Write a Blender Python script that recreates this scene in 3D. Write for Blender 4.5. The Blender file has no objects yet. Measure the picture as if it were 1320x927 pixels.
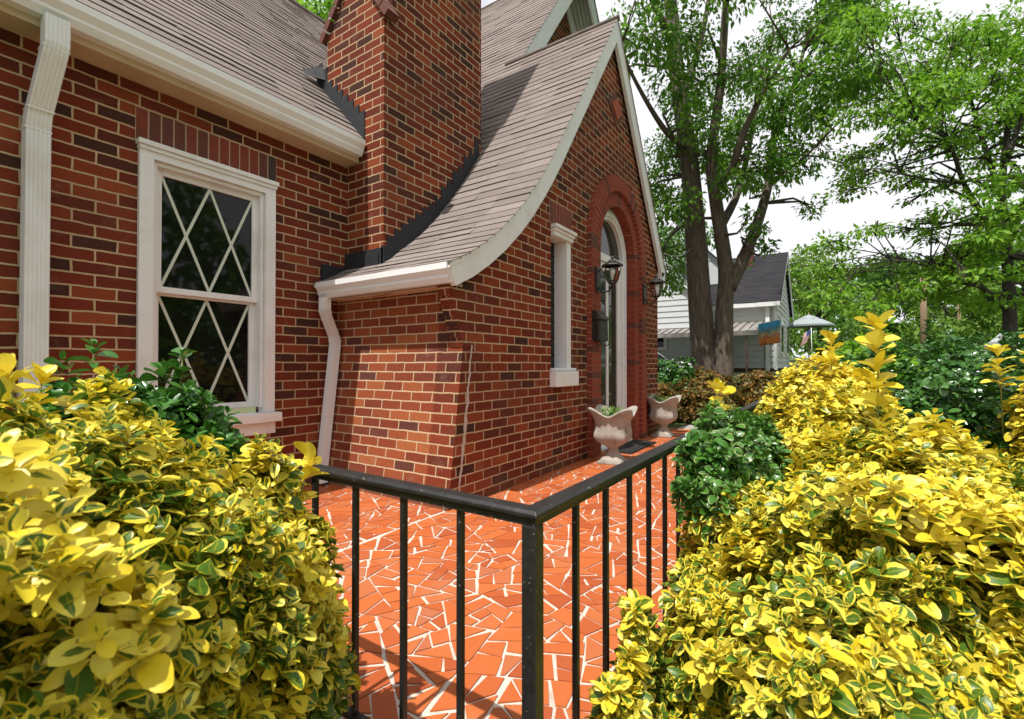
import bpy, math, random
import numpy as np
from mathutils import Vector, Matrix
from mathutils.geometry import tessellate_polygon
random.seed(7); rng = np.random.default_rng(11)
SC = bpy.context.scene; COL = SC.collection
R = math.radians

# ------------------------------------------------------------------ helpers
class MB:
    """collects polygons, builds ONE mesh object"""
    def __init__(s): s.v = []; s.f = []; s.uv = []; s.m = []; s.sm = []
    def poly(s, pts, uv=None, m=0, smooth=False):
        i = len(s.v); s.v += [tuple(p) for p in pts]; s.f.append(tuple(range(i, i+len(pts)))); s.m.append(m); s.sm.append(smooth)
        if uv is None:
            p = [Vector(q) for q in pts]; n = Vector((0,0,0))
            for a, b in zip(p, p[1:]+p[:1]): n += a.cross(b)
            ax, ay, az = abs(n.x), abs(n.y), abs(n.z)
            if ay >= ax and ay >= az*0.6: uv = [(q.x, q.z) for q in p]
            elif ax >= az*0.6: uv = [(q.y, q.z) for q in p]
            else: uv = [(q.x, q.y) for q in p]
        s.uv += uv
    def mesh_faces(s, verts, faces, uvs=None, m=0, smooth=True):
        """shared-vertex patch"""
        i = len(s.v); s.v += [tuple(p) for p in verts]
        for f in faces:
            s.f.append(tuple(i+k for k in f)); s.m.append(m); s.sm.append(smooth)
            s.uv += [(uvs[k] if uvs else (verts[k][0]+verts[k][1], verts[k][2])) for k in f]
    def box(s, x0, x1, y0, y1, z0, z1, m=0, swap=False):
        c = [(x0,y0,z0),(x1,y0,z0),(x1,y1,z0),(x0,y1,z0),(x0,y0,z1),(x1,y0,z1),(x1,y1,z1),(x0,y1,z1)]
        for f in ((0,1,5,4),(1,2,6,5),(2,3,7,6),(3,0,4,7),(4,5,6,7),(3,2,1,0)):
            k = len(s.uv); s.poly([c[j] for j in f], m=m)
            if swap: s.uv[k:] = [(b,a) for a,b in s.uv[k:]]
    def slab(s, outer, holes, y0, y1, m=0, edges=True):
        """vertical plate in XZ between y0 (front) and y1, with holes"""
        loops = [outer]+holes; flat = [p for l in loops for p in l]
        tris = tessellate_polygon([[Vector((p[0],p[1],0)) for p in l] for l in loops])
        for t in tris:
            a = [flat[k] for k in t]
            if (a[1][0]-a[0][0])*(a[2][1]-a[0][1])-(a[1][1]-a[0][1])*(a[2][0]-a[0][0]) < 0: a.reverse()
            s.poly([(p[0],y0,p[1]) for p in a], [(p[0],p[1]) for p in a], m)
            s.poly([(p[0],y1,p[1]) for p in reversed(a)], [(p[0],p[1]) for p in reversed(a)], m)
        if edges:
            for l in loops:
                for a, b in zip(l, l[1:]+l[:1]):
                    q = [(a[0],y0,a[1]),(b[0],y0,b[1]),(b[0],y1,b[1]),(a[0],y1,a[1])]
                    if abs(a[0]-b[0]) > abs(a[1]-b[1]): uv = [(a[0],y0),(b[0],y0),(b[0],y1),(a[0],y1)]
                    else: uv = [(y0,a[1]),(y0,b[1]),(y1,b[1]),(y1,a[1])]
                    s.poly(q, uv, m)
    def sweep(s, prof, path, ups=None, m=0, cap=True, smooth=False, scales=None):
        """closed 2-D profile swept along path; frame: side, up"""
        P = [Vector(p) for p in path]; n = len(prof); rings = []
        for i, p in enumerate(P):
            d = (P[min(i+1,len(P)-1)]-P[max(i-1,0)]).normalized()
            up = Vector(ups) if ups is not None else (Vector((0,0,1)) if abs(d.z) < .9 else Vector((0,1,0)))
            side = d.cross(up).normalized(); u = side.cross(d).normalized()
            k = scales[i] if scales else 1
            if 0 < i < len(P)-1:
                c = (P[i]-P[i-1]).normalized().dot((P[i+1]-P[i]).normalized()); mi = 1/max(.5, math.sqrt((1+c)/2))
            else: mi = 1
            rings.append([p+side*(a*k)+u*(b*k*(mi if ups is None else 1)) for a, b in prof])
        vs = [v for r in rings for v in r]; fs = []
        for i in range(len(P)-1):
            for j in range(n):
                fs.append((i*n+j, i*n+(j+1)%n, (i+1)*n+(j+1)%n, (i+1)*n+j))
        if cap: fs += [tuple(range(n-1,-1,-1)), tuple((len(P)-1)*n+j for j in range(n))]
        s.mesh_faces(vs, fs, m=m, smooth=smooth)
    def tube(s, path, radii, n=8, m=0):
        if not hasattr(radii, '__len__'): radii = [radii]*len(path)
        prof = [(math.cos(2*math.pi*j/n), math.sin(2*math.pi*j/n)) for j in range(n)]
        P = [Vector(p) for p in path]; rings = []; side = None
        for i, p in enumerate(P):
            d = (P[min(i+1,len(P)-1)]-P[max(i-1,0)]).normalized()
            if side is None: side = d.cross(Vector((.31,.52,.79)) if abs(d.z) < .9 else Vector((1,.1,0))).normalized()
            side = (side-d*side.dot(d)).normalized(); u = d.cross(side)
            rings.append([p+(side*a+u*b)*radii[i] for a, b in prof])
        vs = [v for r in rings for v in r]; fs = []; uv = []
        L = 0
        for i, r in enumerate(rings):
            if i: L += (P[i]-P[i-1]).length
            uv += [(j/n*6.28*radii[i], L) for j in range(n)]
        for i in range(len(P)-1):
            for j in range(n): fs.append((i*n+j, i*n+(j+1)%n, (i+1)*n+(j+1)%n, (i+1)*n+j))
        fs += [tuple(range(n-1,-1,-1)), tuple((len(P)-1)*n+j for j in range(n))]
        s.mesh_faces(vs, fs, uv, m=m, smooth=True)
    def lathe(s, prof, cx, cy, n=20, m=0, smooth=True):
        vs = []; fs = []
        for r, z in prof:
            for j in range(n):
                a = 2*math.pi*j/n; vs.append((cx+r*math.cos(a), cy+r*math.sin(a), z))
        for i in range(len(prof)-1):
            for j in range(n): fs.append((i*n+j, i*n+(j+1)%n, (i+1)*n+(j+1)%n, (i+1)*n+j))
        fs += [tuple(range(n-1,-1,-1)), tuple((len(prof)-1)*n+j for j in range(n))]
        s.mesh_faces(vs, fs, m=m, smooth=smooth)
    def build(s, name, mats, parent=None, bevel=0):
        me = bpy.data.meshes.new(name); me.from_pydata(s.v, [], s.f)
        for mm in (mats if isinstance(mats, (list,tuple)) else [mats]): me.materials.append(mm)
        me.polygons.foreach_set('material_index', s.m); me.polygons.foreach_set('use_smooth', s.sm)
        u = me.uv_layers.new(name='UVMap'); u.data.foreach_set('uv', [c for p in s.uv for c in p])
        me.update()
        return link(name, me, parent, bevel)

def link(name, me, parent=None, bevel=0):
    o = bpy.data.objects.new(name, me); COL.objects.link(o)
    if parent is not None:
        o.parent = parent
        if parent.type == 'EMPTY': o.matrix_parent_inverse = Matrix.Translation(-parent.location)
    if bevel:
        w = o.modifiers.new('weld', 'WELD'); w.merge_threshold = 1e-5
        b = o.modifiers.new('bevel', 'BEVEL'); b.width = bevel; b.segments = 2; b.limit_method = 'ANGLE'; b.angle_limit = R(35)
    return o
def thing(name, label, cat, loc=(0,0,0), group=None):
    o = bpy.data.objects.new(name, None); COL.objects.link(o); o.location = loc; o.empty_display_size = .1
    return tag(o, label, cat, group)
def tag(o, label, cat, group=None):
    o['label'] = label; o['category'] = cat
    if group: o['group'] = group
    return o
def struct(o, kind='structure'):
    o['kind'] = kind; return o
def dup(root, loc, label, rotz=0, group=None):
    r = root.copy(); COL.objects.link(r); r.location = loc; r.rotation_euler = (0,0,rotz); r['label'] = label
    if group: r['group'] = group
    for ch in list(root.children):
        c = ch.copy(); COL.objects.link(c); c.parent = r
        for g in list(ch.children):
            d = g.copy(); COL.objects.link(d); d.parent = c
    return r

# ------------------------------------------------------------------ materials
class NT:
    def __init__(s, name):
        s.mat = bpy.data.materials.new(name); s.mat.use_nodes = True; s.t = s.mat.node_tree
        s.b = s.t.nodes['Principled BSDF']; s.out = s.t.nodes['Material Output']
    def n(s, typ, props=None, **ins):
        nd = s.t.nodes.new(typ)
        for k, v in (props or {}).items(): setattr(nd, k, v)
        for k, v in ins.items():
            key = int(k[1:]) if k[0] == 'i' and k[1:].isdigit() else k.replace('_', ' ')
            s.set(nd.inputs[key], v)
        return nd
    def set(s, sock, v):
        if hasattr(v, 'bl_idname') and hasattr(v, 'outputs'): v = v.outputs[0]
        if isinstance(v, bpy.types.NodeSocket): s.t.links.new(v, sock)
        else: sock.default_value = v
    def P(s, **kw):
        for k, v in kw.items(): s.set(s.b.inputs[k.replace('_', ' ')], v)
    def math(s, op, a, b=0.0, c=0.0):
        nd = s.n('ShaderNodeMath', {'operation': op}); s.set(nd.inputs[0], a); s.set(nd.inputs[1], b); s.set(nd.inputs[2], c); return nd.outputs[0]
    def mix(s, f, a, b, blend='MIX'):
        nd = s.n('ShaderNodeMix', {'data_type': 'RGBA', 'blend_type': blend}); s.set(nd.inputs[0], f); s.set(nd.inputs[6], a); s.set(nd.inputs[7], b); return nd.outputs[2]
    def ramp(s, f, stops, interp='LINEAR'):
        nd = s.n('ShaderNodeValToRGB'); cr = nd.color_ramp; cr.interpolation = interp
        while len(cr.elements) < len(stops): cr.elements.new(.5)
        for e, (p, c) in zip(cr.elements, stops): e.position = p; e.color = (c if len(c) == 4 else (*c, 1))
        s.set(nd.inputs[0], f); return nd.outputs[0]
    def noise(s, vec, scale, detail=3, rough=.5):
        nd = s.n('ShaderNodeTexNoise', None, Scale=scale, Detail=detail, Roughness=rough)
        if vec is not None: s.set(nd.inputs['Vector'], vec)
        return nd
    def bump(s, h, strength=.5, dist=.01):
        nd = s.n('ShaderNodeBump', None, Strength=strength, Distance=dist, Height=h); s.P(Normal=nd.outputs[0]); return nd
    def uv(s, name=None):
        if name: return s.n('ShaderNodeUVMap', {'uv_map': name}).outputs[0]
        return s.n('ShaderNodeTexCoord').outputs['UV']
    def obj(s): return s.n('ShaderNodeTexCoord').outputs['Object']
def C(*a): return (*a, 1)

def m_brick(name, stops, mortar, bw=.205, rh=.068, ms=.009, stain=.35, rough=.85):
    t = NT(name); uv = t.uv()
    wob = t.noise(uv, 14, 2); off = t.n('ShaderNodeVectorMath', {'operation': 'MULTIPLY_ADD'}); t.set(off.inputs[0], wob.outputs['Color']); off.inputs[1].default_value = (.011,.010,0); t.set(off.inputs[2], uv)
    br = t.n('ShaderNodeTexBrick', {'offset': .5, 'squash': 1.0}, Vector=off.outputs[0], Color1=C(0,0,0), Color2=C(1,1,1), Mortar=C(.5,.5,.5), Scale=1.0)
    br.inputs['Mortar Size'].default_value = ms; br.inputs['Mortar Smooth'].default_value = .25; br.inputs['Brick Width'].default_value = bw; br.inputs['Row Height'].default_value = rh
    col = t.ramp(br.outputs['Color'], stops)
    o = t.obj(); n1 = t.noise(o, 38, 4, .65); n2 = t.noise(o, 1.6, 3); n3 = t.noise(o, 190, 2)
    col = t.mix(t.math('MULTIPLY', n1.outputs[0], .55), col, C(.10,.045,.03))
    col = t.mix(t.math('MULTIPLY', t.math('GREATER_THAN', n3.outputs[0], .66), .35), col, C(.34,.18,.11))
    mc = t.mix(n1.outputs[0], C(*mortar), C(*[c*.66 for c in mortar]))
    col = t.mix(br.outputs['Fac'], col, mc)
    st = t.ramp(n2.outputs[0], [(.42, (0,0,0)), (.7, (1,1,1))])
    col = t.mix(t.math('MULTIPLY', st, stain), col, C(.085,.04,.03))
    sz_ = t.n('ShaderNodeSeparateXYZ', None, Vector=o); low = t.n('ShaderNodeMapRange'); t.set(low.inputs[0], t.math('ADD', sz_.outputs[2], t.math('MULTIPLY', n2.outputs[0], -.5))); low.inputs[1].default_value = -.05; low.inputs[2].default_value = -.30
    col = t.mix(t.math('MULTIPLY', low.outputs[0], .45), col, C(.16,.10,.07))
    n5 = t.noise(o, 5.5, 5, .7); col = t.mix(t.math('MULTIPLY', t.ramp(n5.outputs[0], [(.60,(0,0,0)),(.78,(1,1,1))]), .28), col, C(.36,.25,.18))
    t.P(Base_Color=col, Roughness=rough); t.b.inputs['Specular IOR Level'].default_value = .10
    h = t.math('SUBTRACT', t.math('MULTIPLY', n1.outputs[0], .35), br.outputs['Fac'])
    t.bump(h, .9, .007)
    return t.mat
RED = [(0,(.030,.014,.012)),(.07,(.050,.019,.015)),(.12,(.085,.016,.009)),(.28,(.145,.019,.008)),(.6,(.20,.027,.009)),(.82,(.26,.042,.013)),(1,(.33,.072,.021))]
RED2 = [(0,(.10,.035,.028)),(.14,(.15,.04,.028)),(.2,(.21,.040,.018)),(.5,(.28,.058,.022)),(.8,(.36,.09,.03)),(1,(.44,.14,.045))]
M = {}
M['brick'] = m_brick('red_brick', RED, (.62,.44,.26), rh=.071, ms=.0062)
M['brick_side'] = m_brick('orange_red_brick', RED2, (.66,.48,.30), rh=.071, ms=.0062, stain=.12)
M['brick_smooth'] = m_brick('smooth_red_brick', [(0,(.22,.035,.016)),(1,(.34,.06,.025))], (.22,.08,.05), ms=.005, stain=.15)

def m_plain(name, col, rough=.5, var=.1, scale=6, metallic=0, bump=0, dirt=None, bscale=None):
    t = NT(name); o = t.obj(); n = t.noise(o, scale, 5, .6)
    c = t.mix(n.outputs[0], C(*[min(1,x*(1+var)) for x in col]), C(*[x*(1-var) for x in col]))
    if dirt:
        n2 = t.noise(o, scale*.4, 4, .7); d = t.ramp(n2.outputs[0], [(.5,(0,0,0)),(.72,(1,1,1))])
        c = t.mix(t.math('MULTIPLY', d, dirt[3]), c, C(*dirt[:3]))
    t.P(Base_Color=c, Roughness=rough, Metallic=metallic)
    if bump: t.bump(t.noise(o, bscale or scale*6, 4).outputs[0], bump, .01)
    return t.mat
M['white'] = m_plain('white_paint', (.78,.78,.78), .45, .04, 5, bump=.12, bscale=60, dirt=(.5,.45,.38,.45))
M['gutter'] = m_plain('gutter_enamel', (.80,.80,.80), .38, .03, 3, dirt=(.52,.48,.42,.5))
M['soffit'] = m_plain('cream_soffit_paint', (.60,.45,.30), .6, .05, 4, bump=.15, bscale=40, dirt=(.42,.30,.18,.6))
M['rust'] = m_plain('rusty_scuff', (.26,.10,.04), .9, .4, 30)
M['black'] = None
def m_iron():
    t = NT('black_iron_paint'); o = t.obj()
    n = t.noise(o, 26, 6, .7); n2 = t.noise(o, 130, 2)
    chip = t.math('GREATER_THAN', n2.outputs[0], .71)
    c = t.mix(n.outputs[0], C(.006,.006,.007), C(.030,.029,.028)); c = t.mix(t.math('MULTIPLY', chip, .8), c, C(.22,.20,.17))
    t.P(Base_Color=c, Roughness=t.ramp(n.outputs[0], [(.3,(.28,)*3),(.7,(.5,)*3)])); t.bump(n.outputs[0], .35, .003)
    return t.mat
M['black'] = m_iron()
M['flashing'] = m_plain('black_flashing', (.012,.013,.017), .7, .3, 7, bump=.4, bscale=9)
M['dark_metal'] = m_plain('dark_bronze_metal', (.018,.014,.012), .4, .3, 20)
def m_glass(name, base=(.006,.007,.006), rough=.03, wav=.05):
    t = NT(name); o = t.obj(); t.P(Base_Color=C(*base), Roughness=rough); t.b.inputs['Specular IOR Level'].default_value = .28
    t.bump(t.noise(o, 2.2, 1).outputs[0], wav, .02); return t.mat
M['glass'] = m_glass('dark_window_glass')
M['lattice'] = m_plain('pale_lattice', (.56,.62,.52), .5, .05, 10)
def m_shingle(name, a, b, dark):
    t = NT(name); uv = t.uv()
    br = t.n('ShaderNodeTexBrick', {'offset': 0.0, 'offset_frequency': 2}, Vector=uv, Color1=C(0,0,0), Color2=C(1,1,1), Mortar=C(0,0,0), Scale=1.0)
    br.inputs['Mortar Size'].default_value = .0002; br.inputs['Brick Width'].default_value = .31; br.inputs['Row Height'].default_value = .128; br.inputs['Mortar Smooth'].default_value = .1
    o = t.obj(); n = t.noise(o, 260, 2, .6); n2 = t.noise(o, 2.4, 4, .6); n4 = t.noise(o, 22, 3)
    c = t.mix(br.outputs['Color'], C(*a), C(*b))
    c = t.mix(t.math('MULTIPLY', n2.outputs[0], .5), c, C(*[x*.7 for x in a]))
    c = t.mix(t.math('MULTIPLY', t.math('GREATER_THAN', n.outputs[0], .56), .4), c, C(*dark))
    c = t.mix(t.math('MULTIPLY', t.math('GREATER_THAN', n4.outputs[0], .63), .25), c, C(*dark))
    c = t.mix(t.math('MULTIPLY', br.outputs['Fac'], .6), c, C(*dark))
    t.P(Base_Color=c, Roughness=.95); t.b.inputs['Specular IOR Level'].default_value = .15
    t.bump(n.outputs[0], .5, .004); return t.mat
M['shingle'] = m_shingle('brown_grey_shingle', (.205,.168,.150), (.29,.242,.218), (.10,.08,.07))
M['shingle_dark'] = m_shingle('charcoal_shingle', (.028,.027,.031), (.045,.042,.047), (.014,.014,.016))
def m_tile():
    t = NT('terracotta_shard'); g = t.n('ShaderNodeNewGeometry'); o = t.obj()
    c = t.ramp(g.outputs['Random Per Island'], [(0,(.35,.072,.020)),(.3,(.44,.102,.024)),(.7,(.50,.128,.030)),(.9,(.47,.135,.042)),(1,(.40,.13,.06))])
    n = t.noise(o, 9, 5, .65); c = t.mix(t.math('MULTIPLY', n.outputs[0], .35), c, C(.36,.075,.025))
    n2 = t.noise(o, 2.3, 5, .7); c = t.mix(t.math('MULTIPLY', t.ramp(n2.outputs[0], [(.52,(0,0,0)),(.75,(1,1,1))]), .45), c, C(.42,.20,.11))
    n3 = t.noise(o, 240, 2); c = t.mix(t.math('MULTIPLY', t.math('GREATER_THAN', n3.outputs[0], .68), .35), c, C(.22,.08,.04))
    t.P(Base_Color=c, Roughness=t.ramp(n.outputs[0], [(.3,(.42,)*3),(.75,(.62,)*3)])); t.bump(n3.outputs[0], .12, .003); return t.mat
M['tile'] = m_tile()
M['grout'] = m_plain('pale_grout', (.56,.49,.42), .9, .14, 24, bump=.5, bscale=120, dirt=(.38,.28,.21,.7))
M['concrete'] = m_plain('urn_concrete', (.36,.325,.275), .9, .22, 14, bump=.6, bscale=70, dirt=(.15,.125,.095,.85))
M['slab'] = m_plain('slab_concrete', (.36,.33,.29), .9, .15, 8, bump=.3)
M['mulch'] = m_plain('garden_soil', (.075,.055,.035), 1, .5, 16, bump=.8, bscale=30)
def m_ground():
    t = NT('ground_grass_soil'); o = t.obj(); n = t.noise(o, .35, 5); n2 = t.noise(o, 9, 4, .7)
    c = t.mix(n2.outputs[0], C(.045,.085,.018), C(.09,.13,.03)); c = t.mix(t.ramp(n.outputs[0], [(.5,(0,0,0)),(.62,(1,1,1))]), c, C(.12,.09,.055))
    t.P(Base_Color=c, Roughness=1); t.bump(n2.outputs[0], .8, .05); return t.mat
M['ground'] = m_ground()
M['asphalt'] = m_plain('asphalt', (.052,.052,.054), .9, .25, 2, bump=.3, bscale=120)
M['paving'] = m_plain('pale_sidewalk', (.40,.38,.35), .9, .12, 4)
def m_bark(name, a, b):
    t = NT(name); uv = t.uv(); mp = t.n('ShaderNodeMapping', None, Vector=uv); mp.inputs['Scale'].default_value = (22, 3.2, 1)
    n = t.noise(mp.outputs[0], 1, 5, .7); n2 = t.noise(t.obj(), 2.5, 4)
    c = t.mix(t.ramp(n.outputs[0], [(.35,(0,0,0)),(.65,(1,1,1))]), C(*a), C(*b)); c = t.mix(t.math('MULTIPLY', n2.outputs[0], .4), c, C(.07,.065,.05))
    t.P(Base_Color=c, Roughness=.95); t.bump(n.outputs[0], 1, .03); return t.mat
M['bark'] = m_bark('grey_brown_bark', (.06,.045,.034), (.21,.155,.12))
M['bark_dark'] = m_bark('dark_bark', (.018,.014,.011), (.06,.046,.036))
M['wood_pole'] = m_bark('pole_wood', (.24,.15,.09), (.36,.24,.15))
M['stem'] = m_plain('green_stem', (.16,.17,.05), .6, .25, 30)

def leaf_mat(name, edge, centre=None, width=(0,.6), trans=.3, rough=.35, var=.25, spec=.4, margin=None):
    """edge colour with an optional green blaze along the midrib; tone from the second UV layer"""
    t = NT(name); uv = t.uv('UVMap'); sep = t.n('ShaderNodeSeparateXYZ', None, Vector=uv)
    tone = t.n('ShaderNodeSeparateXYZ', None, Vector=t.uv('Tone')); o = t.obj()
    r = tone.outputs[1]; g = tone.outputs[0]
    base = t.mix(r, C(*edge[0]), C(*edge[1]))
    n = t.noise(o, 60, 3); n2 = t.noise(o, 18, 2)
    base = t.mix(t.math('MULTIPLY', n2.outputs[0], var), base, C(*edge[2]))
    au = t.math('ABSOLUTE', t.math('SUBTRACT', t.math('MULTIPLY', sep.outputs[0], 2), 1))
    if centre:
        av = t.math('ABSOLUTE', t.math('SUBTRACT', sep.outputs[1], .45))
        d = t.math('ADD', t.math('ADD', au, t.math('MULTIPLY', av, .75)), t.math('MULTIPLY', t.math('SUBTRACT', n.outputs[0], .5), .7))
        w = t.math('ADD', t.math('MULTIPLY', g, width[1]-width[0]), width[0])
        k = t.n('ShaderNodeMapRange', {'interpolation_type': 'SMOOTHSTEP'}); t.set(k.inputs[0], t.math('SUBTRACT', w, d)); k.inputs[1].default_value = -.06; k.inputs[2].default_value = .06
        cc = t.mix(n.outputs[0], C(*centre[0]), C(*centre[1])); base = t.mix(k.outputs[0], base, cc)
    if margin:
        k = t.math('MULTIPLY', t.math('GREATER_THAN', t.math('ADD', au, t.math('MULTIPLY', n.outputs[0], .3)), 1.03), t.math('GREATER_THAN', g, .45)); base = t.mix(k, base, C(*margin))
    spot = t.math('MULTIPLY', t.math('GREATER_THAN', t.noise(o, 95, 2).outputs[0], .70), t.math('GREATER_THAN', r, .55)); base = t.mix(t.math('MULTIPLY', spot, .6), base, C(.16,.10,.03))
    tip = t.math('MULTIPLY', t.math('GREATER_THAN', t.math('ADD', sep.outputs[1], t.math('MULTIPLY', n.outputs[0], .12)), 1.0), t.math('GREATER_THAN', r, .75)); base = t.mix(t.math('MULTIPLY', tip, .7), base, C(.20,.12,.04))
    rib = t.math('LESS_THAN', au, .05); base = t.mix(t.math('MULTIPLY', rib, .3), base, C(*edge[0]))
    t.P(Base_Color=base, Roughness=rough); t.b.inputs['Specular IOR Level'].default_value = spec
    t.bump(t.math('ADD', t.math('MULTIPLY', rib, -.4), n.outputs[0]), .25, .003)
    tr = t.n('ShaderNodeBsdfTranslucent', None, Color=base); mx = t.n('ShaderNodeMixShader', None, i0=trans)
    t.t.links.new(t.b.outputs[0], mx.inputs[1]); t.t.links.new(tr.outputs[0], mx.inputs[2]); t.t.links.new(mx.outputs[0], t.out.inputs[0])
    return t.mat
M['euo_yellow'] = leaf_mat('golden_variegated_leaf', ((.74,.555,.018),(.84,.73,.11),(.58,.53,.03)), ((.030,.085,.010),(.13,.24,.025)), (-.35,1.15), .28, .36)
M['euo_green'] = leaf_mat('glossy_green_leaf', ((.034,.125,.014),(.08,.225,.028),(.042,.13,.014)), trans=.2, rough=.26, spec=.55)
M['euo_cream'] = leaf_mat('green_leaf_with_pale_edge', ((.038,.13,.016),(.085,.23,.028),(.046,.14,.014)), trans=.2, rough=.3, spec=.5, margin=(.55,.55,.25))
M['hedge'] = leaf_mat('dark_hedge_leaf', ((.024,.09,.012),(.07,.19,.026),(.03,.10,.012)), trans=.15, rough=.28, spec=.6)
M['tree_a'] = leaf_mat('mid_green_tree_leaf', ((.065,.19,.012),(.19,.38,.026),(.07,.19,.014)), trans=.5, rough=.5)
M['tree_b'] = leaf_mat('bright_green_tree_leaf', ((.10,.27,.012),(.26,.46,.028),(.11,.27,.014)), trans=.5, rough=.5)
M['tree_c'] = leaf_mat('deep_green_tree_leaf', ((.035,.12,.014),(.11,.25,.024),(.045,.12,.014)), trans=.4, rough=.5)
M['tree_d'] = leaf_mat('yellow_green_tree_leaf', ((.09,.19,.018),(.19,.34,.03),(.10,.2,.02)), trans=.4, rough=.5)
M['nandina'] = leaf_mat('bronze_shrub_leaf', ((.06,.10,.015),(.30,.13,.03),(.14,.12,.02)), trans=.25, rough=.5)
M['fern'] = leaf_mat('light_green_sprout_leaf', ((.14,.26,.05),(.25,.40,.09),(.16,.28,.05)), trans=.35, rough=.5)

# ------------------------------------------------------------------ leaves (numpy)
def base_leaf(hi=True, wide=.48):
    if hi == 'med': st = [0,.12,.32,.56,.78,.92,.985,1.0]; wd = [.06,.34,.80,1.0,.86,.55,.22,.05]; ac = [-1,0,1]
    elif hi:
        st = [0,.12,.32,.55,.78,.93,1.0]; wd = [.05,.30,.76,1.0,.88,.54,.06]; ac = [-1,-.5,0,.5,1]
    else:
        st = [0,.45,1.0]; wd = [.05,1,.04]; ac = [-1,0,1]
    V = []; U = []; n = len(ac)
    for y, w in zip(st, wd):
        for a in ac: V.append((a*w*wide*.5, y, abs(a)*w*wide*.16)); U.append((.5+.5*a, y))
    Fq = [(i*n+j, i*n+j+1, (i+1)*n+j+1, (i+1)*n+j) for i in range(len(st)-1) for j in range(n-1)]
    return np.array(V), np.array(U), np.array(Fq)
LEAF_HI = base_leaf(True,.60); LEAF_MED = base_leaf('med', .54); LEAF_LO = base_leaf(False, .5); LEAF_LONG = base_leaf(False, .3)
def unit(a): return a/np.maximum(np.linalg.norm(a, axis=-1, keepdims=True), 1e-9)
def leaf_mesh(name, mat, pos, axis, nrm, size, tone, bend=.25, base=LEAF_HI, parent=None, twist=.0):
    V, U, Fq = base; N = len(pos); k = len(V)
    axis = unit(axis); side = unit(np.cross(axis, nrm)); nr = np.cross(side, axis)
    b = (bend*(.4+1.2*rng.random(N)))[:,None]; wv = (.8+.4*rng.random(N))[:,None]
    x = V[None,:,0]*wv; y = V[None,:,1]; z = V[None,:,2]*(.5+1.2*rng.random(N))[:,None]-b*y**2 + x*y*twist*(rng.random(N)-.5)[:,None]*4
    P = pos[:,None,:]+size[:,None,None]*(side[:,None,:]*x[...,None]+axis[:,None,:]*y[...,None]*np.ones_like(x)[...,None]+nr[:,None,:]*z[...,None])
    faces = (Fq[None]+(np.arange(N)*k)[:,None,None]).reshape(-1)
    me = bpy.data.meshes.new(name); nf = N*len(Fq)
    me.vertices.add(N*k); me.vertices.foreach_set('co', P.reshape(-1).astype(np.float32))
    me.loops.add(nf*4); me.loops.foreach_set('vertex_index', faces.astype(np.int32))
    me.polygons.add(nf); me.polygons.foreach_set('loop_start', (np.arange(nf)*4).astype(np.int32))
    me.polygons.foreach_set('use_smooth', np.ones(nf, dtype=bool))
    me.update(calc_edges=True)
    uv = me.uv_layers.new(name='UVMap'); uv.data.foreach_set('uv', np.tile(U[Fq.reshape(-1)], (N,1)).reshape(-1).astype(np.float32))
    rr = rng.random(N); tn = np.stack([tone, rr], 1)
    u2 = me.uv_layers.new(name='Tone'); u2.data.foreach_set('uv', np.repeat(tn, len(Fq)*4, axis=0).reshape(-1).astype(np.float32))
    me.materials.append(mat)
    return link(name, me, parent)
def shoots(tips, dirs, length, pairs, size, spread=(35,80), gap=.018):
    """whorled leaf pairs along shoot ends; returns leaf arrays + stem segments"""
    pos=[]; ax=[]; nr=[]; sz=[]
    for t, d in zip(tips, dirs):
        d = d/np.linalg.norm(d); a = np.cross(d, (0.3,.5,.81)); a /= np.linalg.norm(a); bb = np.cross(d, a)
        ph = random.random()*6.28; np_ = random.randint(*pairs); L = length*random.uniform(.8,1.2)
        for k in range(np_):
            f = k/max(1,np_-1)                       # 0 = tip pair, 1 = lowest
            ang = R(spread[0]+(spread[1]-spread[0])*f+random.uniform(-10,10))
            for s in (0, math.pi):
                th = ph+k*math.pi/2+s+random.uniform(-.25,.25)
                o = a*math.cos(th)+bb*math.sin(th)
                ax.append(d*math.cos(ang)+o*math.sin(ang)); nr.append(d*math.sin(ang)-o*math.cos(ang))
                pos.append(t-d*gap*k*random.uniform(.8,1.2)); sz.append(size*(.55+.6*min(1,f*1.3))*random.uniform(.7,1.25))
    return np.array(pos), np.array(ax), np.array(nr), np.array(sz)
def blob_points(blobs, density, lump=.12, up=.5, vis=None):
    """random points on the union of ellipsoids (c, r), pushed in and out"""
    P=[]; D=[]
    for c, r in blobs:
        c = np.array(c); r = np.array(r); n = int(density*4*math.pi*((r[0]*r[1])**1.6/3+(r[0]*r[2])**1.6/3+(r[1]*r[2])**1.6/3)**(1/1.6))
        u = unit(rng.normal(size=(n,3))); ph = rng.random(3)*6
        k = 1+lump*(np.sin(u[:,0]*5+ph[0])*np.sin(u[:,1]*6+ph[1])+.6*np.sin(u[:,2]*9+ph[2]+u[:,0]*7))+rng.normal(size=n)*.02
        p = c+u*r*k[:,None]; nn = unit(u/r)
        ok = np.ones(n, bool)
        for c2, r2 in blobs:
            if c2 is c: continue
            q = (p-np.array(c2))/np.array(r2); s = (q**2).sum(1); ok &= (s > .8) | (np.abs(s-((p-c)/r**1)[:,0]*0-1) < .0)
            if np.allclose(c, c2): ok[:] = True
        P.append(p[ok]); D.append(nn[ok])
    P = np.concatenate(P); D = np.concatenate(D)
    D = unit(D*(1-up)+np.array([0,0,up])+rng.normal(size=D.shape)*.22)
    return P, D
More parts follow.
